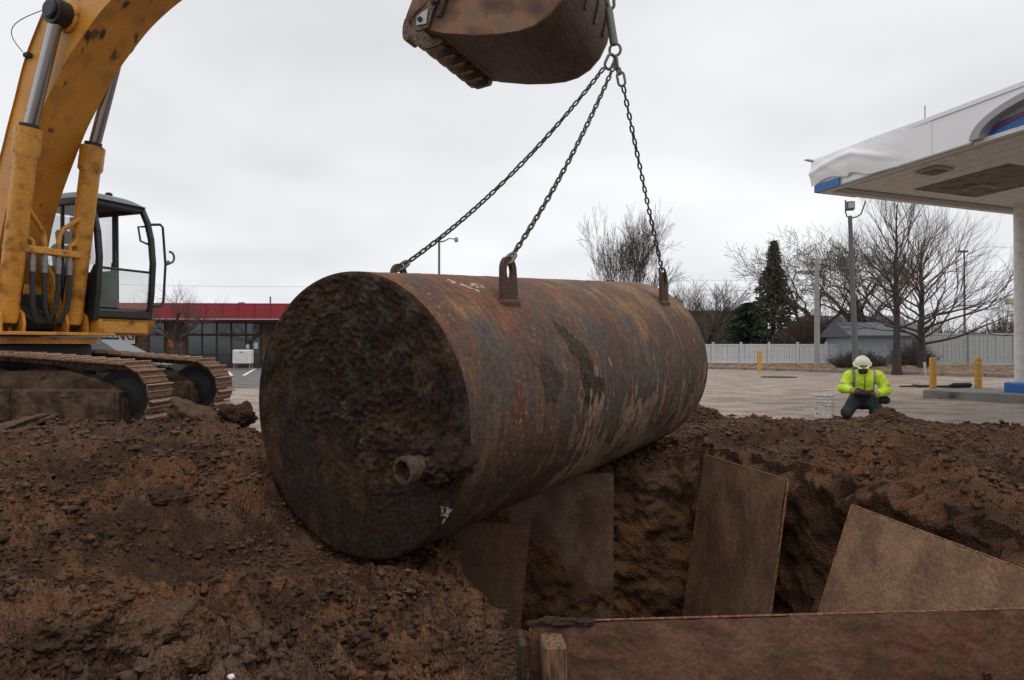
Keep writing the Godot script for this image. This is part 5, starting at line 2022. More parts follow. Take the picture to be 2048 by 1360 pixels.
func build_ram(e: Node3D, s: float) -> void:
	var z := 0.47 * s
	var foot := Vector3(0.31, 1.48, z)
	var neck := Vector3(0.69, 3.74, z)
	var top := Vector3(1.3, 5.5, z)
	var d := (neck - foot).normalized()
	var r := base("boom_ram", Vector3.ZERO, e)
	var b := Mb.new()
	b.tube([foot, foot + d * 0.1, foot + d * 0.22, foot + d * 0.24, neck], [0.12, 0.14, 0.14, 0.135, 0.135], 28)
	put("barrel", b, M.yellow, r)
	var gl := Mb.new()
	gl.tube([neck - d * 0.06, neck - d * 0.02, neck + d * 0.16, neck + d * 0.17, neck + d * 0.19, neck + d * 0.3, neck + d * 0.32], [0.14, 0.165, 0.165, 0.158, 0.165, 0.165, 0.14], 28)
	put("gland", gl, M.yellow, r)
	var sl := Mb.new()
	sl.tube([neck + d * 0.32, neck + d * 0.37], [0.115], 20)
	put("rod_seal", sl, M.rubber, r)
	var rd := Mb.new()
	rd.tube([neck + d * 0.2, top], [0.082], 24)
	put("rod", rd, M.chrome, r)
	var ey := Mb.new()
	ey.xf = Transform3D(Basis(Vector3(1, 0, 0), PI / 2), top)
	ey.lathe([Vector2(0, -0.1), Vector2(0.17, -0.1), Vector2(0.17, 0.1), Vector2(0, 0.1)], 24)
	put("rod_eye", ey, M.black, r)
	var bd := Mb.new()
	bd.tube([foot + d * 0.98, foot + d * 1.03], [0.142], 28)
	put("clamp_band", bd, M.yellow, r)
	# rigid oil lines on the inner side, ending in a clamp block with two hoses
	var inward := Vector3(0, 0, -s)
	var fwd := Vector3(1, 0, 0)
	var o := foot + d * 1.0
	for k in 2:
		var off := inward * (0.2 + 0.17 * k) + fwd * 0.06
		var pl := Mb.new()
		var rise: float = 0.42 if k == 1 else 0.2
		pl.tube([o + off + Vector3(0, -0.04, 0), o + off + Vector3(0, 0.12, 0), o + off + Vector3(0, rise * 0.62, 0) - inward * 0.02, o + off + Vector3(0, rise * 0.85, 0) - inward * 0.09, o + d * (rise + 0.12) + inward * 0.09 + fwd * 0.05, o + d * (rise + 0.2) + inward * 0.07 + fwd * 0.04], [0.034], 10)
		put("oil_line", pl, M.yellow, r)
		var ft := Mb.new()
		ft.tube([o + off + Vector3(0, -0.05, 0), o + off + Vector3(0, -0.1, 0), o + off + Vector3(0, -0.105, 0), o + off + Vector3(0, -0.2, 0), o + off + Vector3(0, -0.205, 0), o + off + Vector3(0, -0.3, 0)], [0.038, 0.038, 0.046, 0.046, 0.04, 0.04], 12)
		put("fitting", ft, M.steel, r)
		var hs := Mb.new()
		var h0 := o + off + Vector3(0, -0.28, 0)
		hs.tube([h0, h0 + Vector3(0.0, -0.25, 0), h0 + Vector3(-0.02, -0.5, 0) + inward * 0.02, h0 + Vector3(-0.06, -0.68, 0) + inward * 0.09, h0 + Vector3(-0.15, -0.72, 0) + inward * 0.2, h0 + Vector3(-0.3, -0.62, 0) + inward * 0.26, h0 + Vector3(-0.5, -0.5, 0) + inward * 0.2], [0.034], 10)
		put("hose", hs, M.rubber, r)
	var bk := Mb.new()
	bk.box(o + inward * 0.27 + fwd * 0.06, Vector3(0.12, 0.1, 0.42), 0.015)
	put("clamp_block", bk, M.yellow, r)


func bar_between(pts: Array, w: float, dpt: float, m: Material, called: String, parent: Node) -> void:
	var b := Mb.new()
	for i in pts.size() - 1:
		var a: Vector3 = pts[i]
		var c: Vector3 = pts[i + 1]
		var y := (c - a).normalized()
		var x := y.cross(Vector3(0, 0, 1)).normalized() if absf(y.z) < 0.9 else Vector3(1, 0, 0)
		var z := x.cross(y)
		b.xf = Transform3D(Basis(x, y, z), (a + c) / 2.0)
		b.box(Vector3(), Vector3(dpt, a.distance_to(c) + 0.03, w), 0.015)
	put(called, b, m, parent)


func build_cab(e: Node3D) -> void:
	var cab := base("cab", Vector3(-0.45, -0.132, -0.36), e)
	cab.scale.y = 1.085
	var s0 := -0.30  # right side
	var s1 := -1.25  # left side
	var prof := [Vector2(1.0, 1.55), Vector2(1.06, 1.95), Vector2(1.09, 2.4), Vector2(1.05, 2.75), Vector2(0.97, 3.0), Vector2(0.85, 3.2)]
	# sill and yellow step under it
	var sill := Mb.new()
	sill.box(Vector3(0.2, 1.63, -0.775), Vector3(1.72, 0.14, 0.97), 0.03)
	put("sill", sill, M.black, cab)
	var step := Mb.new()
	step.prism([Vector2(-0.75, 1.34), Vector2(0.98, 1.34), Vector2(1.12, 1.555), Vector2(-0.75, 1.555)], s0 - 0.03, s1 - 0.02)
	step.box(Vector3(1.05, 1.45, -0.74), Vector3(0.1, 0.2, 0.86), 0.02)
	put("cab_base", step, M.yellow, cab)
	for s in [s0, s1]:
		var pts := []
		for p in prof:
			pts.append(Vector3(p.x, p.y, s))
		bar_between(pts, 0.085, 0.085, M.black, "front_pillar", cab)
		bar_between([Vector3(-0.62, 1.55, s), Vector3(-0.6, 3.2, s)], 0.1, 0.12, M.black, "rear_pillar", cab)
		bar_between([Vector3(-0.62, 3.2, s), Vector3(0.87, 3.2, s)], 0.08, 0.1, M.black, "roof_rail", cab)
		bar_between([Vector3(-0.62, 2.28, s), Vector3(0.3, 2.28, s)], 0.05, 0.08, M.black, "waist_rail", cab)
	bar_between([Vector3(0.28, 1.55, s1), Vector3(0.25, 3.2, s1)], 0.06, 0.11, M.black, "door_post", cab)
	bar_between([Vector3(0.3, 1.55, s0), Vector3(0.3, 3.2, s0)], 0.05, 0.06, M.black, "window_post", cab)
	var low := Mb.new()
	low.box(Vector3(-0.15, 1.92, s0), Vector3(0.95, 0.7, 0.04), 0.01)
	put("lower_panel", low, M.black, cab)
	var low2 := Mb.new()
	low2.box(Vector3(-0.15, 1.92, s1), Vector3(0.95, 0.7, 0.04), 0.01)
	put("lower_panel", low2, M.black, cab)
	var low3 := Mb.new()
	low3.prism([Vector2(0.34, 1.56), Vector2(1.0, 1.56), Vector2(1.05, 1.95), Vector2(1.08, 2.3), Vector2(1.0, 2.3), Vector2(0.86, 2.1), Vector2(0.34, 2.0)], s0 - 0.02, s0 + 0.02)
	put("lower_panel", low3, M.black, cab)
	var back := Mb.new()
	back.box(Vector3(-0.63, 1.95, -0.775), Vector3(0.06, 0.8, 0.95), 0.01)
	back.box(Vector3(-0.63, 2.75, -0.62), Vector3(0.06, 0.85, 0.16), 0.01)
	back.box(Vector3(-0.63, 2.75, -1.17), Vector3(0.06, 0.85, 0.1), 0.01)
	put("rear_wall", back, M.black, cab)
	bar_between([Vector3(0.85, 3.19, s0), Vector3(0.85, 3.19, s1)], 0.08, 0.08, M.black, "roof_rail", cab)
	# the open upper windscreen leaves a rail at mid height; the lower pane stays
	bar_between([Vector3(1.08, 2.26, s0), Vector3(1.08, 2.26, s1)], 0.035, 0.035, M.black, "windscreen_rail", cab)
	var gl := Mb.new()
	gl.face([Vector3(1.03, 1.72, s0 - 0.04), Vector3(1.03, 1.72, s1 + 0.04), Vector3(1.085, 2.25, s1 + 0.04), Vector3(1.085, 2.25, s0 - 0.04)], Vector3())
	put("lower_windscreen", gl, M.glass_dirty, cab)
	var g2 := Mb.new()
	g2.face([Vector3(0.3, 2.3, s0), Vector3(1.0, 2.3, s0), Vector3(0.86, 3.16, s0), Vector3(0.3, 3.16, s0)], Vector3(0.3, 2.5, -0.7))
	put("side_window", g2, M.glass, cab)
	var g3 := Mb.new()
	g3.face([Vector3(-0.56, 2.3, s0), Vector3(0.27, 2.3, s0), Vector3(0.27, 3.16, s0), Vector3(-0.56, 3.16, s0)], Vector3(0.0, 2.5, -0.7))
	put("side_window", g3, M.glass, cab)
	var g4 := Mb.new()
	g4.face([Vector3(-0.56, 2.3, s1), Vector3(0.22, 2.3, s1), Vector3(0.22, 3.16, s1), Vector3(-0.56, 3.16, s1)], Vector3(0.0, 2.5, -0.7))
	put("side_window", g4, M.glass, cab)
	var g5 := Mb.new()
	g5.face([Vector3(-0.63, 2.34, -0.7), Vector3(-0.63, 2.34, -1.13), Vector3(-0.63, 3.16, -1.13), Vector3(-0.63, 3.16, -0.7)], Vector3(0.0, 2.5, -0.7))
	put("rear_window", g5, M.glass, cab)
	# rounded roof
	var rf := Mb.new()
	var nu := 16
	var nv := 14
	for i in nu + 1:
		var u := float(i) / nu
		for j in nv + 1:
			var v := float(j) / nv
			var x := lerpf(-0.68, 0.92, u)
			var z := lerpf(s0 + 0.04, s1 - 0.04, v)
			var ex := pow(absf(u * 2.0 - 1.0), 6.0)
			var ez := pow(absf(v * 2.0 - 1.0), 6.0)
			rf.vert(Vector3(x, 3.215 + 0.13 * (1.0 - ex) * (1.0 - ez) + 0.03 * (1.0 - (u - 0.4) * (u - 0.4)), z), Vector3.UP)
	for i in nu:
		for j in nv:
			var k := i * (nv + 1) + j
			rf.quad(k, k + 1, k + nv + 2, k + nv + 1)
	resmooth(rf)
	put("roof", rf, M.roofgrey, cab)
	var rl := Mb.new()
	rl.box(Vector3(0.12, 3.215, -0.775), Vector3(1.56, 0.04, 0.98), 0.015)
	put("roof_lining", rl, M.dark, cab)
	var kb := Mb.new()
	kb.xf = Transform3D(Basis(), Vector3(0.35, 3.33, -1.05))
	kb.lathe([Vector2(0, 0), Vector2(0.02, 0), Vector2(0.02, 0.07), Vector2(0.055, 0.075), Vector2(0.055, 0.12), Vector2(0.03, 0.135), Vector2(0, 0.135)], 14)
	put("roof_knob", kb, M.dark, cab)
	# seat, levers
	var seat := Mb.new()
	seat.box(Vector3(0.0, 2.0, -0.78), Vector3(0.5, 0.14, 0.5), 0.05)
	seat.xf = Transform3D(Basis(Vector3(0, 0, 1), 0.16), Vector3(-0.25, 2.35, -0.78))
	seat.box(Vector3(), Vector3(0.12, 0.66, 0.46), 0.05)
	seat.box(Vector3(0, 0.46, 0), Vector3(0.1, 0.2, 0.28), 0.045)
	put("seat", seat, M.rubber, cab)
	var cons := Mb.new()
	for z in [-0.45, -1.1]:
		cons.box(Vector3(0.15, 2.02, z), Vector3(0.5, 0.34, 0.14), 0.03)
		cons.tube([Vector3(0.34, 2.15, z), Vector3(0.4, 2.42, z)], [0.02, 0.03], 8)
	put("console", cons, M.rubber, cab)
	# grab handles: one on the left pillar, one upright on the door post
	var h1 := Mb.new()
	h1.tube([Vector3(0.95, 2.95, s1 + 0.02), Vector3(0.93, 2.93, s1 + 0.14), Vector3(0.98, 2.72, s1 + 0.14), Vector3(1.02, 2.68, s1 + 0.02)], [0.016], 8)
	put("grab_handle", h1, M.black, cab)
	var h2 := Mb.new()
	h2.tube([Vector3(0.26, 2.62, s1 + 0.02), Vector3(0.34, 2.6, s1 + 0.08), Vector3(0.36, 2.3, s1 + 0.08), Vector3(0.28, 2.2, s1 + 0.02)], [0.018], 8)
	put("grab_handle", h2, M.black, cab)
	# long hand rail outside the front left pillar, with the mirror stay
	var hr := Mb.new()
	hr.tube([Vector3(1.0, 2.98, s1 - 0.02), Vector3(1.06, 3.0, s1 - 0.17), Vector3(1.08, 2.96, s1 - 0.2), Vector3(1.12, 2.4, s1 - 0.22), Vector3(1.1, 1.85, s1 - 0.2), Vector3(1.08, 1.78, s1 - 0.17), Vector3(1.02, 1.77, s1 - 0.03)], [0.02], 9)
	put("hand_rail", hr, M.black, cab)
	var hk := Mb.new()
	var pts := []
	for i in 9:
		var a := -1.9 + 3.6 * i / 8.0
		pts.append(Vector3(1.13, 2.52 + 0.085 * sin(a), s1 - 0.3 - 0.085 * cos(a)))
	hk.tube(pts, [0.018], 7)
	hk.tube([Vector3(1.12, 2.42, s1 - 0.22), Vector3(1.13, 2.44, s1 - 0.28)], [0.035], 8)
	put("mirror_stay", hk, M.pole, cab)


func build_bucket(e: Node3D) -> void:
	var bu := base("bucket", Vector3.ZERO, e)
	var shell := [Vector2(6.86, 4.27), Vector2(7.07, 4.2), Vector2(7.4, 4.13), Vector2(7.66, 4.1), Vector2(7.85, 4.095), Vector2(8.0, 4.12), Vector2(8.14, 4.19), Vector2(8.25, 4.3), Vector2(8.33, 4.45), Vector2(8.37, 4.62), Vector2(8.38, 4.8), Vector2(8.34, 5.0), Vector2(8.22, 5.2), Vector2(8.0, 5.32)]
	var half := 0.68
	# curved plate with thickness
	var b := Mb.new()
	var th := 0.03
	var n := shell.size()
	for zsg in [0, 1]:
		var start := b.v.size()
		for i in n:
			var tg: Vector2 = (shell[mini(i + 1, n - 1)] - shell[maxi(i - 1, 0)]).normalized()
			var nn: Vector2 = Vector2(tg.y, -tg.x)
			var p: Vector2 = shell[i] - nn * th * zsg
			for j in 2:
				b.vert(Vector3(p.x, p.y, half * (j * 2.0 - 1.0)), Vector3(nn.x, nn.y, 0) * (1.0 if zsg == 0 else -1.0))
		for i in n - 1:
			var k := start + i * 2
			b.quad(k, k + 1, k + 3, k + 2)
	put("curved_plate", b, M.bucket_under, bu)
	# wear strips along the belly
	for z in [-0.5, -0.17, 0.17, 0.5]:
		var ws := Mb.new()
		for i in range(8, n - 1):
			var a: Vector2 = shell[i]
			var c: Vector2 = shell[i + 1]
			var nn: Vector2 = Vector2((c - a).y, -(c - a).x).normalized()
			ws.xf = Transform3D(Basis(Vector3((c - a).normalized().x, (c - a).normalized().y, 0), Vector3(nn.x, nn.y, 0), Vector3(0, 0, 1)), Vector3((a.x + c.x) / 2 + nn.x * 0.01, (a.y + c.y) / 2 + nn.y * 0.01, z))
			ws.box(Vector3(), Vector3(a.distance_to(c) + 0.01, 0.02, 0.05), 0.004)
		put("wear_strip", ws, M.bucket_under, bu)
	# side plates
	var side := shell.duplicate()
	side.append_array([Vector2(7.7, 5.34), Vector2(7.35, 5.1), Vector2(7.12, 4.72), Vector2(6.98, 4.5), Vector2(6.84, 4.38)])
	for s in [-1.0, 1.0]:
		var sp := Mb.new()
		var z0: float = s * half
		var inner: Array = []
		for p in side:
			inner.append(p)
		sp.prism(inner, minf(z0, z0 + s * 0.035), maxf(z0, z0 + s * 0.035))
		put("side_plate", sp, M.bucket_side, bu)
		# bolted side cutter at the lip
		var sc := Mb.new()
		sc.prism([Vector2(6.74, 4.3), Vector2(6.78, 4.25), Vector2(6.92, 4.27), Vector2(6.96, 4.4), Vector2(7.06, 4.6), Vector2(7.02, 4.63), Vector2(6.9, 4.5), Vector2(6.8, 4.42), Vector2(6.74, 4.36)], z0 + s * 0.037, z0 + s * 0.075)
		put("side_cutter", sc, M.wornsteel, bu)
		var wp := Mb.new()
		wp.prism([Vector2(6.79, 4.3), Vector2(6.9, 4.3), Vector2(6.92, 4.44), Vector2(6.86, 4.42), Vector2(6.8, 4.38)], z0 + s * 0.076, z0 + s * 0.088)
		put("wear_plate", wp, M.brightsteel, bu)
		for q in [Vector2(6.835, 4.35), Vector2(6.98, 4.5)]:
			var bo := Mb.new()
			bo.xf = Transform3D(Basis(Vector3(1, 0, 0), PI / 2 * s), Vector3(q.x, q.y, z0))
			bo.lathe([Vector2(0.026, 0.07), Vector2(0.026, 0.105), Vector2(0.0, 0.108)], 6)
			put("bolt", bo, M.dark, bu)
		var rim := Mb.new()
		rim.tube([Vector3(7.02, 4.36, z0 + s * 0.045), Vector3(7.1, 4.56, z0 + s * 0.045), Vector3(7.4, 5.05, z0 + s * 0.045)], [0.035], 8)
		put("side_stiffener", rim, M.bucket_under, bu)
	# lip and teeth
	var lip := Mb.new()
	lip.xf = Transform3D(Basis(Vector3(0, 0, 1), -0.28), Vector3(6.93, 4.257, 0))
	lip.box(Vector3(0, 0, 0), Vector3(0.2, 0.045, half * 2.0 + 0.05), 0.01)
	put("lip", lip, M.wornsteel, bu)
	for i in 6:
		var z := lerpf(-half + 0.05, half - 0.16, i / 5.0)
		var tb := Mb.new()
		tb.xf = Transform3D(Basis(Vector3(0, 0, 1), -0.3), Vector3(6.83, 4.265, z))
		tb.prism([Vector2(0.16, 0.05), Vector2(0.02, 0.075), Vector2(-0.08, 0.07), Vector2(-0.16, 0.03), Vector2(-0.19, -0.02), Vector2(-0.17, -0.08), Vector2(-0.09, -0.125), Vector2(0.03, -0.115), Vector2(0.16, -0.05)], -0.05, 0.05)
		tb.prism([Vector2(0.16, 0.065), Vector2(0.0, 0.09), Vector2(-0.05, 0.06), Vector2(-0.05, -0.1), Vector2(0.0, -0.135), Vector2(0.16, -0.065)], -0.03, 0.03)
		put("tooth", tb, M.wornsteel, bu)
	# thumb tine hanging beside the lip
	var tp := []
	var outl := [Vector2(6.85, 5.5), Vector2(6.6, 5.27), Vector2(6.46, 5.1), Vector2(6.385, 4.955), Vector2(6.34, 4.86), Vector2(6.303, 4.78), Vector2(6.27, 4.69), Vector2(6.315, 4.655), Vector2(6.345, 4.7), Vector2(6.375, 4.745), Vector2(6.43, 4.79), Vector2(6.51, 4.84), Vector2(6.62, 4.91), Vector2(6.75, 5.02), Vector2(6.95, 5.25)]
	for p in outl:
		tp.append(p)
	var th2 := Mb.new()
	th2.prism(tp, -0.08, 0.11)
	put("thumb", th2, M.bucket_side, bu)
	var tip := Mb.new()
	tip.prism([Vector2(6.278, 4.72), Vector2(6.257, 4.65), Vector2(6.25, 4.58), Vector2(6.256, 4.52), Vector2(6.275, 4.487), Vector2(6.3, 4.48), Vector2(6.325, 4.495), Vector2(6.338, 4.54), Vector2(6.336, 4.6), Vector2(6.325, 4.66), Vector2(6.34, 4.71)], -0.09, 0.12)
	put("thumb_tip", tip, M.wornsteel, bu)
	# hook welded on the back
	var hk := Mb.new()
	hk.box(Vector3(8.42, 4.95, 0), Vector3(0.22, 0.1, 0.07), 0.02)
	hk.tube([Vector3(8.46, 4.93, 0), Vector3(8.55, 4.86, 0), Vector3(8.6, 4.75, 0), Vector3(8.55, 4.66, 0), Vector3(8.45, 4.66, 0)], [0.03], 10)
	put("lifting_hook", hk, M.wornsteel, bu)


# ---------------------------------------------------------------- chains
func link_mesh(length: float, width: float, wire: float) -> ArrayMesh:
	var b := Mb.new()
	var r := width / 2.0 - wire
	var st := length / 2.0 - wire - r
	var pts := []
	for i in 7:
		var a := PI * i / 6.0
		pts.append(Vector3(cos(a) * r, st + sin(a) * r, 0))
	for i in 7:
		var a := PI + PI * i / 6.0
		pts.append(Vector3(cos(a) * r, -st + sin(a) * r, 0))
	var m := pts.size()
	var k := 7
	for i in m:
		var p: Vector3 = pts[i]
		var t: Vector3 = (pts[(i + 1) % m] - pts[(i + m - 1) % m]).normalized()
		var sd := t.cross(Vector3(0, 0, 1))
		for j in k:
			var a := TAU * j / k
			var d := sd * cos(a) + Vector3(0, 0, 1) * sin(a)
			b.vert(p + d * wire, d)
	for i in m:
		for j in k:
			var i2 := (i + 1) % m
			var j2 := (j + 1) % k
			b.quad(i * k + j, i * k + j2, i2 * k + j2, i2 * k + j)
	return b.mesh()


func link_at(p: Vector3, dir: Vector3, roll: float) -> Transform3D:
	var y := dir.normalized()
	var x := y.cross(Vector3(0, 0, 1)).normalized()
	var z := x.cross(y)
	return Transform3D(Basis(x, y, z).rotated(y, roll), p)


func build_chains() -> void:
	var small := link_mesh(0.088, 0.052, 0.0095)
	var big := link_mesh(0.16, 0.095, 0.0135)
	rng.seed = 3
	# master assembly under the bucket
	var r := base("lifting_rigging", P(0.98, 4.9, 7.15))
	tag(r, "steel master link assembly hanging under the excavator bucket", "rigging")
	var o := r.position
	var add := func(called: String, m: Mesh, a: Vector3, dir: Vector3, roll: float) -> void:
		var q := put(called, m, M.galv, r)
		q.transform = link_at(a - o, dir, roll)
	add.call("top_link", link_mesh(0.2, 0.1, 0.017), P(0.975, 4.57, 7.15), Vector3(0.05, -1, 0), 0.3)
	var s := Mb.new()
	s.tube([P(0.955, 4.5, 7.15) - o, P(0.957, 4.48, 7.15) - o, P(1.008, 4.15, 7.15) - o, P(1.01, 4.13, 7.15) - o], [0.03, 0.04, 0.042, 0.036], 16)
	put("sleeve", s, M.galv, r)
	add.call("eye_link", link_mesh(0.11, 0.06, 0.014), P(0.957, 4.5, 7.15), Vector3(0.1, -1, 0), 1.5)
	add.call("ring", link_mesh(0.15, 0.135, 0.014), P(1.02, 4.08, 7.15), Vector3(0.1, -1, 0), 0.25)
	add.call("oval_link", link_mesh(0.185, 0.115, 0.015), P(0.965, 3.955, 7.13), Vector3(-0.45, -1, 0.1), -0.5)
	add.call("oval_link", link_mesh(0.16, 0.08, 0.014), P(1.03, 3.95, 7.15), Vector3(0.1, -1, 0.1), 1.3)
	add.call("joining_link", link_mesh(0.09, 0.06, 0.014), P(1.055, 3.86, 7.13), Vector3(0.25, -1, 0.1), 0.6)
	add.call("oval_link", link_mesh(0.165, 0.092, 0.013), P(1.075, 3.78, 7.12), Vector3(0.18, -1, 0), 0.15)
	var legs := [
		[P(0.905, 3.885, 7.1), tank_point(-1.18, -38.0, 0.31), 0.15, "left lifting chain, running down to the half hidden eye"],
		[P(1.0, 3.9, 7.12), tank_point(-1.39, 40.8, 0.31), 0.1, "middle lifting chain, running to the tall eye near the tank end"],
		[P(1.095, 3.71, 7.12), tank_point(1.84, 43.4, 0.31), 0.02, "right lifting chain, running to the eye at the far end"]]
	for q in legs:
		var a: Vector3 = q[0]
		var c: Vector3 = q[1]
		var ch := base("lifting_chain", a)
		tag(ch, q[3], "chain", "chains holding the tank")
		var pitch := 0.0665
		var len := a.distance_to(c)
		var dir := (c - a) / len
		var n := int(round((len - 0.1) / pitch))
		var start := a
		for i in n + 1:
			var f := (i + 0.5) * pitch / len
			var p := a + (c - a) * f - Vector3(0, q[2] * 4.0 * f * (1.0 - f), 0)
			var slope := (c - a) - Vector3(0, q[2] * 4.0 * (1.0 - 2.0 * f), 0)
			if i == n:
				var bl := put("end_link", big, M.galv, ch)
				bl.transform = link_at(c - slope.normalized() * 0.045 - a, slope, 0.7)
				break
			var o2 := put("chain_link", small, M.chain, ch)
			o2.transform = link_at(p - a, slope, (PI / 2 if i % 2 else 0.0) + 0.5 + rng.randfn() * 0.12)


# ---------------------------------------------------------------- shoring boards
func osb_image(sd: int) -> Image:
	var w := 512
	var im := Image.create(w, w, false, Image.FORMAT_RGB8)
	var ns := []
	for k in 3:
		var f := noise(sd + k, 0.05, 1, FastNoiseLite.TYPE_CELLULAR, FastNoiseLite.FRACTAL_NONE)
		f.cellular_return_type = FastNoiseLite.RETURN_CELL_VALUE
		ns.append(f)
	var pick := noise(sd + 9, 0.02, 2)
	var fib := noise(sd + 10, 0.3, 2)
	for i in w:
		for j in w:
			var k := clampi(int((pick.get_noise_2d(i, j) + 0.5) * 3.0), 0, 2)
			var ang := [0.2, 1.0, -0.7][k] as float
			var u := i * cos(ang) + j * sin(ang)
			var v := -i * sin(ang) + j * cos(ang)
			var c: float = ns[k].get_noise_2d(u * 0.8, v * 2.6)
			var l := 0.9 + 0.07 * c + 0.08 * fib.get_noise_2d(u * 0.25, v * 2.0)
			im.set_pixel(i, j, Color(l, l * (0.97 + 0.03 * c), l * 0.95))
	return im


func board(called: String, label: String, tl: Vector3, tr: Vector3, down: Vector3, w: float, h: float, wood: Color, mud: float, sd: int, flip := 1.0) -> Node3D:
	var x := (tr - tl).normalized()
	var y := -(down - x * down.dot(x)).normalized()
	var z := x.cross(y).normalized()
	var o := base(called, tl)
	o.basis = Basis(x, y, z)
	tag(o, label, "board", "plywood shoring boards in the pit")
	var n1 := noise(sd, 1.7, 4)
	var n2 := noise(sd + 1, 7.0, 3)
	var t := 0.022
	var b := Mb.new()
	var m := 56
	var warp := noise(sd + 2, 0.8, 2)
	for sgn in [1.0, -1.0]:
		var st := b.v.size()
		for i in m + 1:
			for j in m + 1:
				var px := w * i / m
				var py := -h * j / m
				# chipped, slightly wavy outline
				if i == 0 or i == m:
					px += 0.006 * n2.get_noise_2d(py * 3.0, i)
				if j == 0:
					py += 0.008 * n2.get_noise_2d(px * 3.0, 0.0)
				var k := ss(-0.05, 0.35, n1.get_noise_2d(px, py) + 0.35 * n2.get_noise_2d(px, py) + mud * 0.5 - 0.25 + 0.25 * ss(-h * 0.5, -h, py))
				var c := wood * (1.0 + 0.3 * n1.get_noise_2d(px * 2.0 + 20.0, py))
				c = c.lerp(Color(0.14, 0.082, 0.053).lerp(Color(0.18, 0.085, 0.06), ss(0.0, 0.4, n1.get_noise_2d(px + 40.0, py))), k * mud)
				b.col = c
				var lift := 0.012 * k * mud * (0.5 + n2.get_noise_2d(px * 2.0, py * 2.0))
				b.vert(Vector3(px, py, sgn * t / 2 + sgn * maxf(0.0, lift) + 0.01 * warp.get_noise_2d(px, py)), Vector3(0, 0, sgn), Vector2(px, py) * 0.8)
		for i in m:
			for j in m:
				var k := st + i * (m + 1) + j
				b.quad(k, k + 1, k + m + 2, k + m + 1)
	var face := Mb.new()
	resmooth(b)
	var fm := mat(Color.WHITE, 0.85, {"vc": true, "bump": T.bump, "spec": 0.3})
	fm.albedo_texture = T.osb
	fm.heightmap_scale = 0.25
	fm.uv1_scale = Vector3(1.3, 1.3, 1)
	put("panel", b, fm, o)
	var ed := Mb.new()
	for q in [[Vector3(w / 2, 0.003, 0), Vector3(w, 0.007, t * 0.8)], [Vector3(-0.003, -h / 2, 0), Vector3(0.01, h, t * 0.9)], [Vector3(w + 0.003, -h / 2, 0), Vector3(0.01, h, t * 0.9)]]:
		ed.box(q[0], q[1], 0.003)
	put("edge", ed, mat(Color(wood.r * 1.25, wood.g * 1.25, wood.b * 1.22).linear_to_srgb(), 0.9, {"tex": T.mud, "scale": 4.0}), o)
	return o


func build_boards() -> void:
	T.osb = ImageTexture.create_from_image(osb_image(300))
	board("shoring_board", "tall narrow board leaning upright in the middle of the far pit wall", P(1.95, 0.05, 7.33), P(2.262, 0.05, 5.961), Vector3(-0.155, -1, 0), 1.41, 2.44, Color(0.27, 0.172, 0.112), 0.5, 310)
	board("shoring_board", "wide board with slanting top edge at the right of the pit", P(2.463, 0.0, 5.254), P(2.629, 0.0, 3.732), Vector3(-0.34, -1, 0.0), 2.44, 1.9, Color(0.35, 0.225, 0.145), 0.35, 320)
	board("shoring_board", "dark board at the back of the pit under the tank", P(-0.15, -0.2, 7.72), P(1.064, -0.2, 7.69), Vector3(0.0, -1, -0.04), 1.22, 2.44, Color(0.25, 0.172, 0.13), 0.6, 330)
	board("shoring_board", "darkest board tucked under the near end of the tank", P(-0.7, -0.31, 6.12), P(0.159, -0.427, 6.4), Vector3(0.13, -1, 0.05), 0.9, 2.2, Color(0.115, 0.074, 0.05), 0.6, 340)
	var e := board("shoring_board", "long reddish mud-smeared board across the front of the pit with a post", P(0.086, -0.1, 3.288), P(2.434, -0.1, 3.456), Vector3(0.0, -1, 0.03), 2.75, 1.22, Color(0.195, 0.112, 0.078), 0.85, 350)
	var pm := Mb.new()
	pm.box(Vector3(0.085, -0.685, 0.11), Vector3(0.1, 1.3, 0.19), 0.008)
	put("post", pm, mat(lin(0.26, 0.195, 0.145), 0.9, {"tex": T.mud, "scale": Vector3(5, 0.8, 5), "detail": T.fine, "dscale": 6.0}), e)
	var rail := Mb.new()
	rail.box(Vector3(-0.045, -0.7, 0.03), Vector3(0.03, 1.3, 0.2), 0.006)
	put("side_cleat", rail, mat(lin(0.06, 0.042, 0.03), 0.9, {"tex": T.mud, "scale": 3.0}), e)
	# edge brace on the middle board
	for k in 5:
		var cl := put("mud_lump", clod_mesh(400 + k, 2, 0.5), M.cake, e)
		cl.position = Vector3(0.02 + k * 0.055, 0.0 + 0.008 * (k % 2), 0.01)
		cl.scale = Vector3(0.04, 0.013, 0.025) * (1.0 + 0.3 * (k % 3))


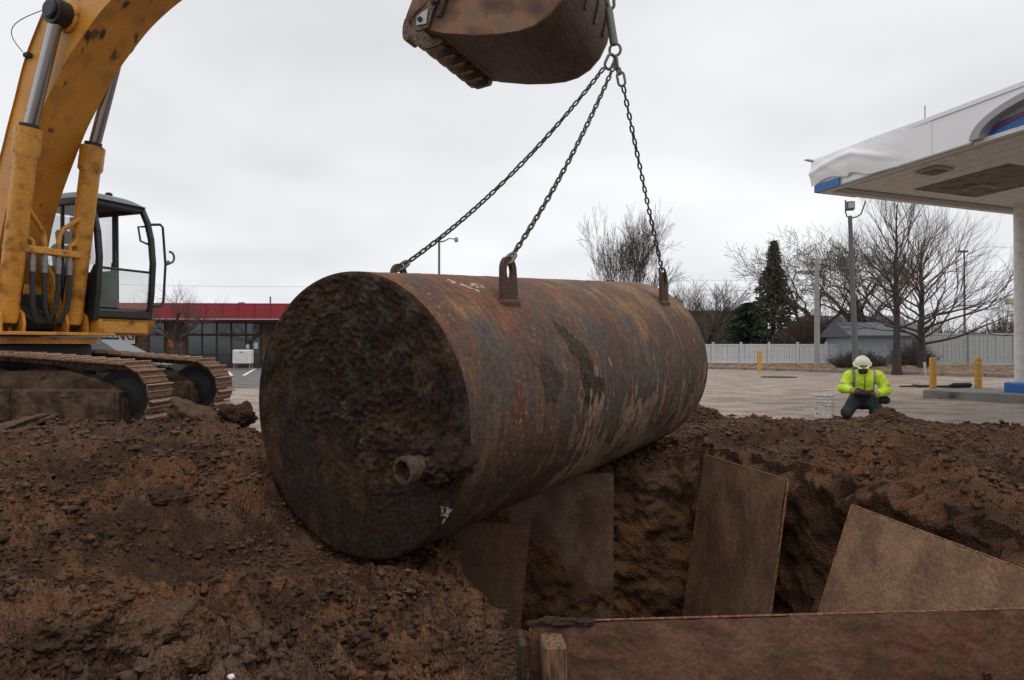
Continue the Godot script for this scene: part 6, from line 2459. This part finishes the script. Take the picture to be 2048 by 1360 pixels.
# ---------------------------------------------------------------- the worker
# bones: [a, b, ra, rb, colour id]; joined by a smooth minimum and meshed as surface nets
func nets(bones: Array, cell: float, blend: float, tint: Callable, out: Mb) -> void:
	var lo := Vector3(1e9, 1e9, 1e9)
	var hi := -lo
	for q in bones:
		for e in 2:
			var r: float = q[2 + e] + blend + cell * 2.0
			lo = lo.min(q[e] - Vector3(r, r, r))
			hi = hi.max(q[e] + Vector3(r, r, r))
	var n := Vector3i(((hi - lo) / cell).ceil()) + Vector3i.ONE
	var f := PackedFloat32Array()
	f.resize(n.x * n.y * n.z)
	f.fill(1.0)
	for q in bones:
		var a: Vector3 = q[0]
		var ba: Vector3 = q[1] - a
		var ra: float = q[2]
		var rb: float = q[3]
		var bb := maxf(ba.length_squared(), 1e-9)
		var m := maxf(ra, rb) + blend + cell * 2.0
		var l0 := (a.min(q[1]) - Vector3(m, m, m) - lo) / cell
		var l1 := (a.max(q[1]) + Vector3(m, m, m) - lo) / cell
		for z in range(maxi(0, int(l0.z)), mini(n.z, int(l1.z) + 1)):
			for y in range(maxi(0, int(l0.y)), mini(n.y, int(l1.y) + 1)):
				for x in range(maxi(0, int(l0.x)), mini(n.x, int(l1.x) + 1)):
					var pa := lo + Vector3(x, y, z) * cell - a
					var t := clampf(pa.dot(ba) / bb, 0.0, 1.0)
					var d := (pa - ba * t).length() - lerpf(ra, rb, t)
					var k := (z * n.y + y) * n.x + x
					var o := f[k]
					var h := maxf(blend - absf(d - o), 0.0) / blend
					f[k] = minf(d, o) - h * h * blend * 0.25
	var idx := {}
	var off := [0, 1, n.x, n.x + 1, n.x * n.y, n.x * n.y + 1, n.x * n.y + n.x, n.x * n.y + n.x + 1]
	var cor := [Vector3(0, 0, 0), Vector3(1, 0, 0), Vector3(0, 1, 0), Vector3(1, 1, 0), Vector3(0, 0, 1), Vector3(1, 0, 1), Vector3(0, 1, 1), Vector3(1, 1, 1)]
	var edges := [[0, 1], [2, 3], [4, 5], [6, 7], [0, 2], [1, 3], [4, 6], [5, 7], [0, 4], [1, 5], [2, 6], [3, 7]]
	var start := out.v.size()
	for z in n.z - 1:
		for y in n.y - 1:
			for x in n.x - 1:
				var k := (z * n.y + y) * n.x + x
				var neg := 0
				for c in 8:
					if f[k + off[c]] < 0.0:
						neg += 1
				if neg == 0 or neg == 8:
					continue
				var s := Vector3()
				var m := 0
				for e in edges:
					var fa := f[k + off[e[0]]]
					var fb := f[k + off[e[1]]]
					if (fa < 0.0) != (fb < 0.0):
						s += (cor[e[0]] as Vector3).lerp(cor[e[1]], fa / (fa - fb))
						m += 1
				var p := lo + (Vector3(x, y, z) + s / m) * cell
				var best := 1e9
				var who = bones[0]
				var at := 0.0
				for q in bones:
					var ba: Vector3 = q[1] - q[0]
					var t := clampf((p - q[0]).dot(ba) / maxf(ba.length_squared(), 1e-9), 0.0, 1.0)
					var d: float = (p - q[0] - ba * t).length() - lerpf(q[2], q[3], t)
					if d < best:
						best = d
						who = q
						at = t
				var gr := Vector3(f[k + off[1]] - f[k], f[k + off[2]] - f[k], f[k + off[4]] - f[k])
				out.col = tint.call(who[4], p, at)
				idx[k] = out.vert(p, gr.normalized() if gr != Vector3() else Vector3.UP)
	for k in idx:
		var f0 := f[k]
		for ax in 3:
			var d: int = [1, n.x, n.x * n.y][ax]
			if (f0 < 0.0) == (f[k + d] < 0.0):
				continue
			var d1: int = [1, n.x, n.x * n.y][(ax + 1) % 3]
			var d2: int = [1, n.x, n.x * n.y][(ax + 2) % 3]
			if idx.has(k - d1) and idx.has(k - d2) and idx.has(k - d1 - d2):
				out.quad(idx[k], idx[k - d1], idx[k - d1 - d2], idx[k - d2])
	# even normals
	var acc := {}
	for i in range(0, out.ix.size(), 3):
		if out.ix[i] < start:
			continue
		var fn := (out.v[out.ix[i + 2]] - out.v[out.ix[i]]).cross(out.v[out.ix[i + 1]] - out.v[out.ix[i]])
		for c in 3:
			acc[out.ix[i + c]] = acc.get(out.ix[i + c], Vector3()) + fn
	for i in acc:
		if acc[i] != Vector3():
			out.n[i] = acc[i].normalized()


func worker_tint(id: int, p: Vector3, t: float) -> Color:
	var lime := Color(0.6, 0.8, 0.045)
	var grey := Color(0.27, 0.27, 0.25)
	var navy := Color(0.026, 0.033, 0.038)
	var skin := Color(0.13, 0.07, 0.05)
	match id:
		0:  # trunk
			if p.y < 0.385:
				return Color(0.02, 0.02, 0.024)
			if p.y < 0.425:
				return grey
			if p.z > 0.02 and (absf(p.x + 0.125) < 0.021 or absf(p.x - 0.17) < 0.021):
				return grey
			if p.z > 0.1 and absf(p.x - 0.025) < 0.007 and p.y < 0.66:
				return Color(0.06, 0.07, 0.02)
			return lime
		1:  # upper arm
			return grey if t > 0.72 and t < 0.93 else lime
		2:  # forearm
			return lime if t < 0.86 else Color(0.3, 0.36, 0.06)
		3:
			return navy
		4:
			return skin
		5:
			return Color(0.018, 0.014, 0.012)
	return navy


func build_worker() -> void:
	var w := base("person", P(5.52, 0.02, 11.45), null, -0.3)
	tag(w, "person in lime jacket and white hard hat kneeling, looking down at a phone", "person")
	var b := Mb.new()
	var V := func(x: float, y: float, z: float) -> Vector3: return Vector3(x, y, z)
	var bones := [
		[V.call(0.02, 0.27, -0.12), V.call(0.02, 0.46, -0.04), 0.15, 0.15, 0], [V.call(0.02, 0.46, -0.04), V.call(0.02, 0.6, 0.03), 0.15, 0.155, 0],
		[V.call(-0.15, 0.655, 0.03), V.call(0.2, 0.655, 0.03), 0.085, 0.085, 0], [V.call(0.02, 0.68, 0.05), V.call(0.01, 0.74, 0.09), 0.085, 0.072, 0],
		[V.call(-0.19, 0.65, 0.03), V.call(-0.285, 0.47, 0.09), 0.082, 0.07, 1], [V.call(0.24, 0.65, 0.03), V.call(0.345, 0.45, 0.06), 0.082, 0.07, 1],
		[V.call(-0.285, 0.47, 0.09), V.call(-0.165, 0.435, 0.3), 0.066, 0.05, 2], [V.call(0.345, 0.45, 0.06), V.call(0.155, 0.385, 0.3), 0.066, 0.05, 2],
		[V.call(-0.08, 0.26, -0.12), V.call(-0.25, 0.1, 0.24), 0.105, 0.076, 3], [V.call(0.13, 0.26, -0.12), V.call(0.22, 0.1, 0.26), 0.105, 0.08, 3],
		[V.call(-0.25, 0.09, 0.24), V.call(-0.16, 0.07, -0.2), 0.072, 0.055, 3], [V.call(0.22, 0.09, 0.26), V.call(0.2, 0.07, -0.2), 0.075, 0.055, 3],
		[V.call(-0.16, 0.06, -0.2), V.call(-0.15, 0.04, -0.34), 0.052, 0.042, 5], [V.call(0.2, 0.06, -0.2), V.call(0.22, 0.04, -0.34), 0.052, 0.042, 5],
		[V.call(0.01, 0.74, 0.08), V.call(-0.005, 0.79, 0.13), 0.06, 0.058, 4]]
	nets(bones, 0.016, 0.05, worker_tint, b)
	# head, bent forward
	var head := [[V.call(-0.01, 0.84, 0.14), V.call(-0.012, 0.8, 0.2), 0.088, 0.076, 4], [V.call(-0.012, 0.765, 0.19), V.call(-0.012, 0.745, 0.205), 0.052, 0.045, 4], [V.call(-0.012, 0.8, 0.275), V.call(-0.012, 0.775, 0.287), 0.012, 0.017, 4], [V.call(-0.1, 0.815, 0.15), V.call(-0.1, 0.79, 0.155), 0.016, 0.013, 4], [V.call(0.078, 0.815, 0.15), V.call(0.078, 0.79, 0.155), 0.016, 0.013, 4], [V.call(-0.045, 0.735, 0.215), V.call(0.02, 0.735, 0.215), 0.03, 0.03, 5], [V.call(-0.045, 0.815, 0.258), V.call(-0.04, 0.815, 0.26), 0.011, 0.011, 5], [V.call(0.018, 0.815, 0.258), V.call(0.022, 0.815, 0.26), 0.011, 0.011, 5]]
	nets(head, 0.007, 0.012, worker_tint, b)
	# hands: palm, four fingers curled round the phone, thumb on top
	for s in [-1.0, 1.0]:
		var wr: Vector3 = V.call(-0.165, 0.435, 0.3) if s < 0 else V.call(0.155, 0.385, 0.3)
		var to: Vector3 = (V.call(-0.005, 0.42, 0.4) - wr).normalized()
		var up := Vector3(0, 1, 0)
		var side: Vector3 = to.cross(up).normalized() * -s
		var palm := wr + to * 0.085
		var hb := [[wr, palm, 0.036, 0.038, 4], [palm - up * 0.02, palm + up * 0.025, 0.028, 0.028, 4]]
		for k in 4:
			var r0: Vector3 = palm + up * (0.032 - k * 0.021) + to * 0.012 - side * 0.012
			var r1: Vector3 = r0 + to * (0.042 - absf(k - 1.3) * 0.004) - side * 0.022
			var r2: Vector3 = r1 + to * 0.016 + side * 0.03
			hb.append([r0, r1, 0.0105, 0.0095, 4])
			hb.append([r1, r2, 0.0095, 0.008, 4])
		var t0: Vector3 = palm + up * 0.035 + side * 0.01 - to * 0.03
		hb.append([t0, t0 + to * 0.035 + up * 0.018 + side * 0.014, 0.013, 0.011, 4])
		hb.append([t0 + to * 0.035 + up * 0.018 + side * 0.014, t0 + to * 0.066 + up * 0.012 + side * 0.02, 0.011, 0.009, 4])
		nets(hb, 0.0055, 0.01, worker_tint, b)
	# creases in jacket and trousers
	var fold := noise(97, 13.0, 3, FastNoiseLite.TYPE_SIMPLEX, FastNoiseLite.FRACTAL_RIDGED)
	for i in b.v.size():
		if b.c[i].r < 0.1 or b.c[i].g > 0.25:
			b.v[i] += b.n[i] * 0.011 * fold.get_noise_3d(b.v[i].x, b.v[i].y * 0.7, b.v[i].z)
	resmooth(b)
	put("body", b, M.body, w)
	# hard hat with brim, tipped with the head
	var h := Mb.new()
	h.xf = Transform3D(Basis(Vector3(1, 0, 0), 0.5) * Basis(Vector3(0, 0, 1), 0.06), Vector3(-0.012, 0.845, 0.15))
	h.col = Color(0.74, 0.78, 0.66)
	var prof := []
	for i in 11:
		var a := PI / 2 * i / 10.0
		prof.append(Vector2(0.118 * cos(a), 0.02 + 0.115 * sin(a)))
	h.lathe(prof, 28, true)
	h.col = Color(0.68, 0.78, 0.3)
	h.lathe([Vector2(0.116, 0.022), Vector2(0.135, 0.012), Vector2(0.135, 0.006), Vector2(0.112, 0.008)], 28)
	h.box(Vector3(0, 0.012, 0.12), Vector3(0.15, 0.012, 0.07), 0.005)
	for k in [-1, 0, 1]:
		h.col = Color(0.72, 0.76, 0.62)
		var pts := []
		for i in 7:
			var a := 0.35 + (PI - 0.7) * i / 6.0
			pts.append(Vector3(k * 0.03, 0.025 + 0.113 * sin(a), 0.114 * cos(a)))
		h.tube(pts, [0.008], 6)
	put("hard_hat", h, M.helmet, w)
	# collar and tool pouch at the hip
	var co := Mb.new()
	co.xf = Transform3D(Basis(Vector3(1, 0, 0), 0.5), Vector3(0.01, 0.735, 0.09))
	co.lathe([Vector2(0.1, -0.03), Vector2(0.088, 0.035), Vector2(0.078, 0.035), Vector2(0.075, -0.03)], 18, true)
	put("collar", co, mat(lin(0.55, 0.74, 0.04), 0.85), w)
	var po := Mb.new()
	po.box(Vector3(0.3, 0.285, 0.0), Vector3(0.2, 0.12, 0.16), 0.035)
	put("tool_pouch", po, mat(lin(0.035, 0.02, 0.014), 0.8), w)
	var wt := Mb.new()
	wt.box(Vector3(0.21, 0.26, 0.085), Vector3(0.02, 0.1, 0.012), 0.004)
	put("belt_clip", wt, M.steel, w)
	var ph := Mb.new()
	ph.box(Vector3(), Vector3(0.15, 0.012, 0.08), 0.005)
	var phone := put("phone", ph, M.black)
	phone.position = w.transform * Vector3(-0.005, 0.425, 0.395)
	phone.rotation = Vector3(0.5, -0.1, 0.1)
	tag(phone, "small dark phone held in the kneeling worker's hands", "phone")
	# pail
	var p := base("plastic_pail", P(4.9, 0.02, 11.4))
	tag(p, "dirty white plastic pail beside the kneeling worker", "bucket")
	var pb := Mb.new()
	pb.lathe([Vector2(0, 0), Vector2(0.125, 0), Vector2(0.132, 0.008), Vector2(0.143, 0.25), Vector2(0.152, 0.252), Vector2(0.153, 0.262), Vector2(0.145, 0.264), Vector2(0.146, 0.3), Vector2(0.156, 0.302), Vector2(0.157, 0.312), Vector2(0.149, 0.314), Vector2(0.151, 0.35), Vector2(0.162, 0.352), Vector2(0.163, 0.372), Vector2(0.146, 0.374), Vector2(0.138, 0.27), Vector2(0.12, 0.02), Vector2(0, 0.015)], 32)
	put("pail_body", pb, M.pail, p)
	var hb2 := Mb.new()
	var pts := []
	for i in 13:
		var a := PI * i / 12.0
		pts.append(Vector3(0.162 * cos(a), 0.31 - 0.12 * sin(a), 0.06 + 0.11 * sin(a)))
	hb2.tube(pts, [0.0025], 5)
	put("handle", hb2, M.galv, p)
	rng.seed = 21
	var st := Mb.new()
	for k in 8:
		var a := rng.randf_range(0.1, PI - 0.1)
		var y := rng.randf_range(0.06, 0.24)
		var wd := rng.randf_range(0.03, 0.16)
		var hh := rng.randf_range(0.006, 0.02)
		var rr := 0.1335 + y * 0.044
		var strip := []
		for i in 5:
			var aa := a + wd * (i - 2) / 2.0
			var e := hh * (1.0 - 0.18 * (i - 2) * (i - 2)) * rng.randf_range(0.6, 1.1)
			for sg in [-1.0, 1.0]:
				strip.append(st.vert(Vector3(cos(aa) * rr, y + e * sg, sin(aa) * rr), Vector3(cos(aa), 0, sin(aa))))
		for i in 4:
			st.quad(strip[i * 2], strip[i * 2 + 1], strip[i * 2 + 3], strip[i * 2 + 2])
	put("smears", st, M.cake, p)


func build_small() -> void:
	# rubble and stones that stand out from the soil
	var list := [
		["concrete_chunk", "tilted chunk of old concrete in the soil before the far track", "rubble", -3.62, 8.35, 0.34, 0.15, 0.24, 0.2, -0.62, M.concrete, 0.06],
		["concrete_chunk", "grey slab of broken concrete at the left edge before the near track", "rubble", -5.55, 8.1, 0.42, 0.09, 0.3, 0.1, 0.28, M.concrete, 0.06],
		["soil_clod", "big dark clod standing against the pavement left of the tank", "clod", -3.36, 8.85, 0.22, 0.15, 0.16, 0.3, 0.1, M.cake, 0.12],
		["soil_clod", "dark rounded clod beside the top of the tall pit board", "clod", 2.2, 7.55, 0.1, 0.095, 0.09, 0.2, 0.0, M.cake, 0.05],
		["soil_clod", "large ochre clod low down in the left foreground soil", "clod", -1.42, 2.9, 0.16, 0.1, 0.13, 0.6, 0.15, M.cake, -0.02],
		["soil_clod", "round brown clod near the bottom left corner", "clod", -1.72, 2.62, 0.085, 0.065, 0.07, 0.9, 0.0, M.cake, 0.02],
		["soil_clod", "dark grey clod in the soil right of the large ochre clod", "clod", -1.18, 2.72, 0.055, 0.05, 0.05, 0.4, 0.0, M.cake, 0.03],
		["soil_clod", "dark clod half way up the left slope", "clod", -2.35, 4.95, 0.13, 0.08, 0.1, 0.4, 0.0, M.cake, 0.03],
		["soil_clod", "dark clod lying at the edge of the muddy lot", "clod", 3.6, 11.9, 0.13, 0.09, 0.09, 0.3, 0.0, M.cake, 0.05],
		["pebble", "small white pebble in the foreground soil, the larger of two", "stone", -0.93, 2.62, 0.026, 0.012, 0.014, 0.2, 0.1, M.white, 0.012],
		["pebble", "small white pebble in the foreground soil, the smaller of two", "stone", -1.02, 2.64, 0.013, 0.01, 0.011, 0.2, 0.1, M.white, 0.012],
		["pebble", "orange-brown pebble near the bottom edge left of centre", "stone", -1.22, 2.42, 0.025, 0.018, 0.02, 0.2, 0.1, mat(lin(0.3, 0.15, 0.06), 0.8), 0.012]]
	var sd := 500
	for q in list:
		var o := put(q[0], clod_mesh(sd, 4, 0.36 if q[2] != "stone" else 0.2, Color(0.21, 0.12, 0.072) if q[1].contains("ochre") else (Color(0.13, 0.077, 0.05) if q[1].contains("dark") else Color(0.18, 0.1, 0.06))), M.soil if q[2] == "clod" else q[10])
		sd += 3
		o.position = P(q[3], height_at(q[3], q[4]) + q[11], q[4])
		o.rotation = Vector3(0.15, q[8], q[9])
		o.scale = Vector3(q[5], q[6], q[7])
		tag(o, q[1], q[2], "clods in the dug soil" if q[2] == "clod" else "")
	# stake, sheet and pipe by the island
	var sk := Mb.new()
	sk.tube([Vector3(0, 0, 0), Vector3(-0.04, 0.4, 0)], [0.014, 0.016], 6)
	sk.tube([Vector3(-0.04, 0.4, 0), Vector3(-0.065, 0.68, 0)], [0.03, 0.034], 6)
	var so := put("survey_stake", sk, mat(lin(0.55, 0.4, 0.4), 0.8))
	so.position = P(11.95, 0.0, 20.9)
	tag(so, "pinkish white survey stake left of the yellow bollards", "stake")
	var rs := Mb.new()
	rs.tube([Vector3(0, 0.012, 0), Vector3(0.5, 0.03, 0.05), Vector3(1.0, 0.015, 0.0), Vector3(1.6, 0.03, 0.06)], [0.02, 0.035, 0.03, 0.02], 6)
	var ro := put("rubber_strip", rs, M.rubber)
	ro.position = P(10.9, 0.0, 20.4)
	tag(ro, "black rubber strip lying on the lot behind the island", "strip")
	var sh := Mb.new()
	sh.box(Vector3(), Vector3(0.55, 0.05, 0.3), 0.01)
	var sho := put("scrap_sheet", sh, M.kerb)
	sho.position = P(11.7, 0.06, 20.6)
	sho.rotation = Vector3(0.1, 0.3, 0.06)
	tag(sho, "pale scrap sheet lying on the lot by the stake", "scrap")
	var pi := Mb.new()
	pi.tube([Vector3(-0.45, 0.03, 0), Vector3(-0.1, 0.035, 0), Vector3(0.02, 0.06, 0), Vector3(0.4, 0.065, 0), Vector3(0.42, 0.05, 0)], [0.025, 0.03, 0.06, 0.06, 0.05], 12)
	var pio := put("hose", pi, M.rubber)
	pio.position = P(10.3, 0.17, 16.95)
	tag(pio, "short thick black hose lying between the yellow bollards", "hose")
